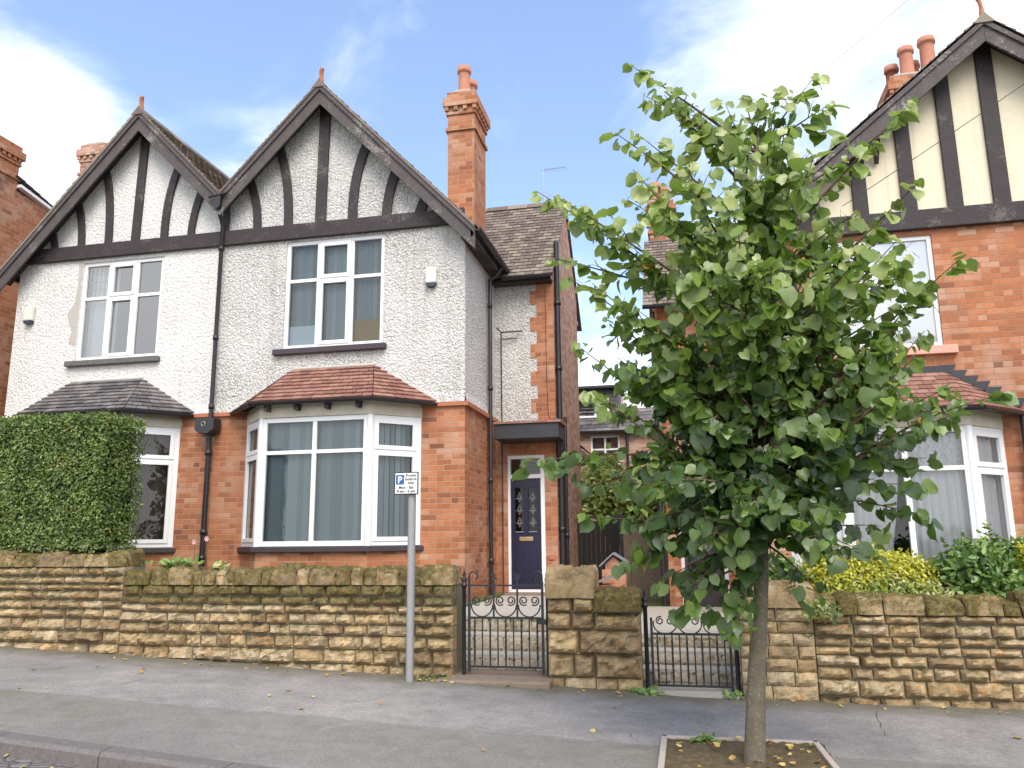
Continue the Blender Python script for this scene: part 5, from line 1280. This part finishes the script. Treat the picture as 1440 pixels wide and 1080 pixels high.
def bush(name, label, cat, fn, n, size, m, jit, base, hue=(.0, 1.0), core=None, layers=((0, 1.0),), tpl='oval', coremat=None):
    root = thing(name, base, label, cat); P_, N_, T_, S_, R_ = [], [], [], [], []
    for off, share in layers:
        p, nr, tp2, s = shell_leaves(fn, int(n*share), size, jit); 
        if off: p = p - unit(p - np.array(base) - np.array([0, 0, .5]))*off
        P_.append(p); N_.append(nr); T_.append(tp2); S_.append(s)
        r_ = rng.uniform(hue[0], hue[1], len(p)); c2 = np.array([noise.noise(Vector((a*3.5, b*3.5, c*3.5))) for a, b, c in p]); R_.append(np.clip(r_*.75+.12+c2*.35, 0, .99))
    leaf_mesh('foliage', m, np.concatenate(P_), np.concatenate(N_), np.concatenate(T_), np.concatenate(S_), np.concatenate(R_), root, tpl, base)
    if core: core.build('stems', coremat or M_twig, root)['kind'] = 'stuff'
    return root
rng = np.random.default_rng(5)
core = MB()
for i in range(260):
    x, y = random.uniform(-11.8, -7.2), random.uniform(8.72, 9.2); z1 = random.uniform(1.9, 2.85)
    core.tube([(x, y, 1.2), (x+random.gauss(0, .08), y+random.gauss(0, .05), (1.2+z1)/2), (x+random.gauss(0, .15), y+random.gauss(0, .08), z1)], [.012, .009, .004], 4, cap=False)
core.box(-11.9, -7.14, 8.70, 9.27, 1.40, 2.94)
bush('hedge', 'clipped privet hedge block standing on the wall in front of the left house', 'hedge', rbox(-12.2, -7.06, 8.58, 9.35, 1.34, 3.03, .03, .08), 52000, (.026, .046), M_privet, .022, (-9.4, 9., 1.3), core=core, layers=((0, .8), (.08, .35)), coremat=M_hedgecore)
def stems(c_, r, n, h0):
    k_ = MB()
    for i in range(n):
        a = random.uniform(0, 6.28); rr = random.uniform(.1, .85)
        k_.tube([(c_[0]+random.gauss(0, .05), c_[1]+random.gauss(0, .05), h0), (c_[0]+math.cos(a)*r[0]*rr*.6, c_[1]+math.sin(a)*r[1]*rr*.6, (h0+c_[2])/2+.1), (c_[0]+math.cos(a)*r[0]*rr, c_[1]+math.sin(a)*r[1]*rr, c_[2]+r[2]*.7*(1-rr))], [.01, .007, .003], 4, cap=False)
    return k_
def mound(name, label, c_, r, n, size, m, jit=.05, tpl='oval', lump=.15, lay=((0, .65), (.09, .35)), st=True):
    return bush(name, label, 'shrub', blob(c_, r, lump), n, size, m, jit, (c_[0], c_[1], .25), core=stems(c_, r, 40, .2) if st else None, layers=lay, tpl=tpl)
mound('golden_shrub', 'bright yellow shrub clipped low under the left pane of the right bay window', (1.85, 9.4, .66), (.85, .45, .60), 13000, (.03, .05), M_yellow, lump=.08)
mound('shrub', 'pale green yellow shrub spilling along the top of the right wall', (1.95, 9.12, .55), (.85, .28, .42), 7000, (.03, .05), M_varieg, lump=.12)
mound('shrub', 'dark green broad leaved shrub below the right bay window curtain', (2.95, 9.4, .68), (.62, .45, .58), 5200, (.06, .10), M_shrub, lump=.3)
mound('golden_shrub', 'yellow shrub at the right edge of the picture above the stone wall', (3.75, 9.4, .80), (.5, .4, .66), 6500, (.03, .05), M_yellow, lump=.12)
mound('shrub', 'low green shrub just right of the tree trunk, on the sooty pier', (1.0, 9.35, .66), (.38, .35, .48), 2200, (.05, .09), M_shrub, lump=.2)
mound('ivy_tuft', 'small ivy tuft hanging on the wall beside the sooty pier', (1.22, 8.42, .66), (.13, .07, .16), 260, (.03, .05), M_varieg, .03, lay=((0, 1),), st=False)
mound('climbing_shrub', 'pale variegated shrub rising over the black passage gate', (-1.5, 17.6, 1.9), (.9, .6, 1.15), 6500, (.07, .13), M_varieg, .1, lump=.22)
mound('shrub', 'pale flowering shrub above the passage fence', (-.5, 17.2, 1.8), (.7, .6, 1.0), 4200, (.06, .12), M_varieg, .1, lump=.25)
mound('distant_tree', 'pale leafy tree top behind the dormer house', (-1.3, 31, 5.4), (1.3, 1., 1.5), 3000, (.12, .2), M_varieg, .2, lump=.3)
# gate-side weeds and wall-top plants
def tuft(name, label, cat, c_, n, size, m, spread=.08, upd=.8, group=None):
    root = thing(name, c_, label, cat, group); P_, N_, T_ = [], [], []
    for i in range(n):
        a = random.uniform(0, 6.28); d = Vector((math.cos(a), math.sin(a)*.7-.2, random.uniform(.3, upd+.5))).normalized()
        P_.append(Vector(c_)+Vector((random.gauss(0, spread), random.gauss(0, spread*.5), random.uniform(0, .04)))); T_.append(d); N_.append((Vector((random.gauss(0, .4), random.gauss(-.4, .3), .6))).normalized())
    leaf_mesh('leaves', m, A(P_), unit(A(N_)), unit(A(T_)), rng.uniform(size[0], size[1], n), rng.uniform(.3, 1, n), root, 'oval', c_)
    k_ = MB()
    for p, t in zip(P_[:12], T_[:12]): k_.tube([Vector((c_[0], c_[1], c_[2]-.03)), p], [.003, .002], 4, cap=False)
    k_.build('stems', M_twig, root)
    return root
tuft('wall_plant', 'bright green leafy plant sprouting on the wall top near the hedge', 'plant', (-6.0, 8.68, 1.16), 60, (.06, .11), M_shrub, .12)
tuft('wall_plant', 'small yellow green fern on the wall top left of the bay window', 'plant', (-5.38, 8.6, 1.12), 22, (.06, .10), M_varieg, .05)
tuft('weed', 'green weeds at the left foot of the second iron gate', 'weed', (-.46, 8.4, g(-.46)), 60, (.04, .08), M_shrub, .07)
tuft('weed', 'green weed at the right foot of the second iron gate', 'weed', (.36, 8.42, g(.36)), 40, (.04, .07), M_shrub, .05)
tuft('weed', 'tiny weed and litter at the foot of the sign post', 'weed', (-2.62, 8.36, g(-2.6)), 26, (.025, .045), M_shrub, .09)
tuft('weed', 'small grass tuft inside the soil square behind the edging', 'weed', (.05, 6.5, g(.05)+.02), 36, (.03, .06), M_shrub, .05)
# pink flowers by the downpipe
for (x, y, z), lab in (((-6.64, 10.0, 1.44), 'pale pink flower left of the downpipe'), ((-6.45, 10.0, 1.48), 'pink flower right of the downpipe')):
    root = thing('flower', (x, y, .9), lab, 'flower', None); k_ = MB(); k_.tube([(x+.02, y, .7), (x, y, z)], .004, 5); k_.build('stem', M_twig, root)
    k_ = MB()
    for q in range(6):
        a = q*math.pi/3; k_.add([(x, y-.01, z), (x+math.cos(a-.45)*.03, y-.02, z+math.sin(a-.45)*.03), (x+math.cos(a)*.042, y-.015, z+math.sin(a)*.042), (x+math.cos(a+.45)*.03, y-.02, z+math.sin(a+.45)*.03)], [(0, 1, 2, 3)])
    k_.build('petals', simple('pink_petal', (.75, .42, .48), .6, .3, var=.1), root)

# fallen leaves, each its own object
random.seed(100)
def fallen(name_):
    T = [(0, 0, 0), (-.4, .1, .15), (-.45, .5, .1), (-.15, .9, .2), (0, 1.1, .05), (.2, .85, .2), (.45, .5, .12), (.38, .1, .18), (0, .5, -.02)]
    me = MB(); me.add([(a*.06, b*.06, c*.06) for a, b, c in T], [(0, 8, 2, 1), (8, 4, 3, 2), (0, 7, 6, 8), (8, 6, 5, 4)], (random.random(), .5, 0)); return me.build(name_, M_dead)
protos = [fallen('fallen_leaf') for _ in range(4)]
spots = []
for i in range(40): x = random.uniform(-5.6, -2.9); spots.append((x, ky(x)-random.uniform(.17, .42), -.11))
for i in range(60): x = random.uniform(-6.6, 2.8); spots.append((x, random.uniform(8.15, 8.42) if random.random() < .65 else random.uniform(5.4, 8.1), 0))
for i in range(14): x = random.uniform(-2.9, -2.5); spots.append((x, random.uniform(8.2, 8.40), 0))
for i in range(40): spots.append((random.uniform(-.2, .85), random.uniform(5.6, 6.55), .055))
for i, (x, y, dz) in enumerate(spots):
    if i < 4: o = protos[i]
    else: o = protos[i % 4].copy(); C.objects.link(o)
    o.location = (x, y, g(x)+dz+.006); o.rotation_euler = (random.gauss(0, .25), random.gauss(0, .25), random.uniform(0, 6.28)); s = random.uniform(.45, 1.0); o.scale = (s, s, s)
    if dz < -.05: lab = 'small yellow or brown fallen leaf in the gutter below the kerb'
    elif dz > .02: lab = 'small yellow or brown fallen leaf on the soil square'
    else: lab = 'small yellow or brown fallen leaf on the pavement'
    tag(o, lab, 'leaf', {True: 'fallen leaves in the gutter'}.get(dz < -.05) or ('fallen leaves on the soil square' if dz > .02 else 'fallen leaves on the pavement'))
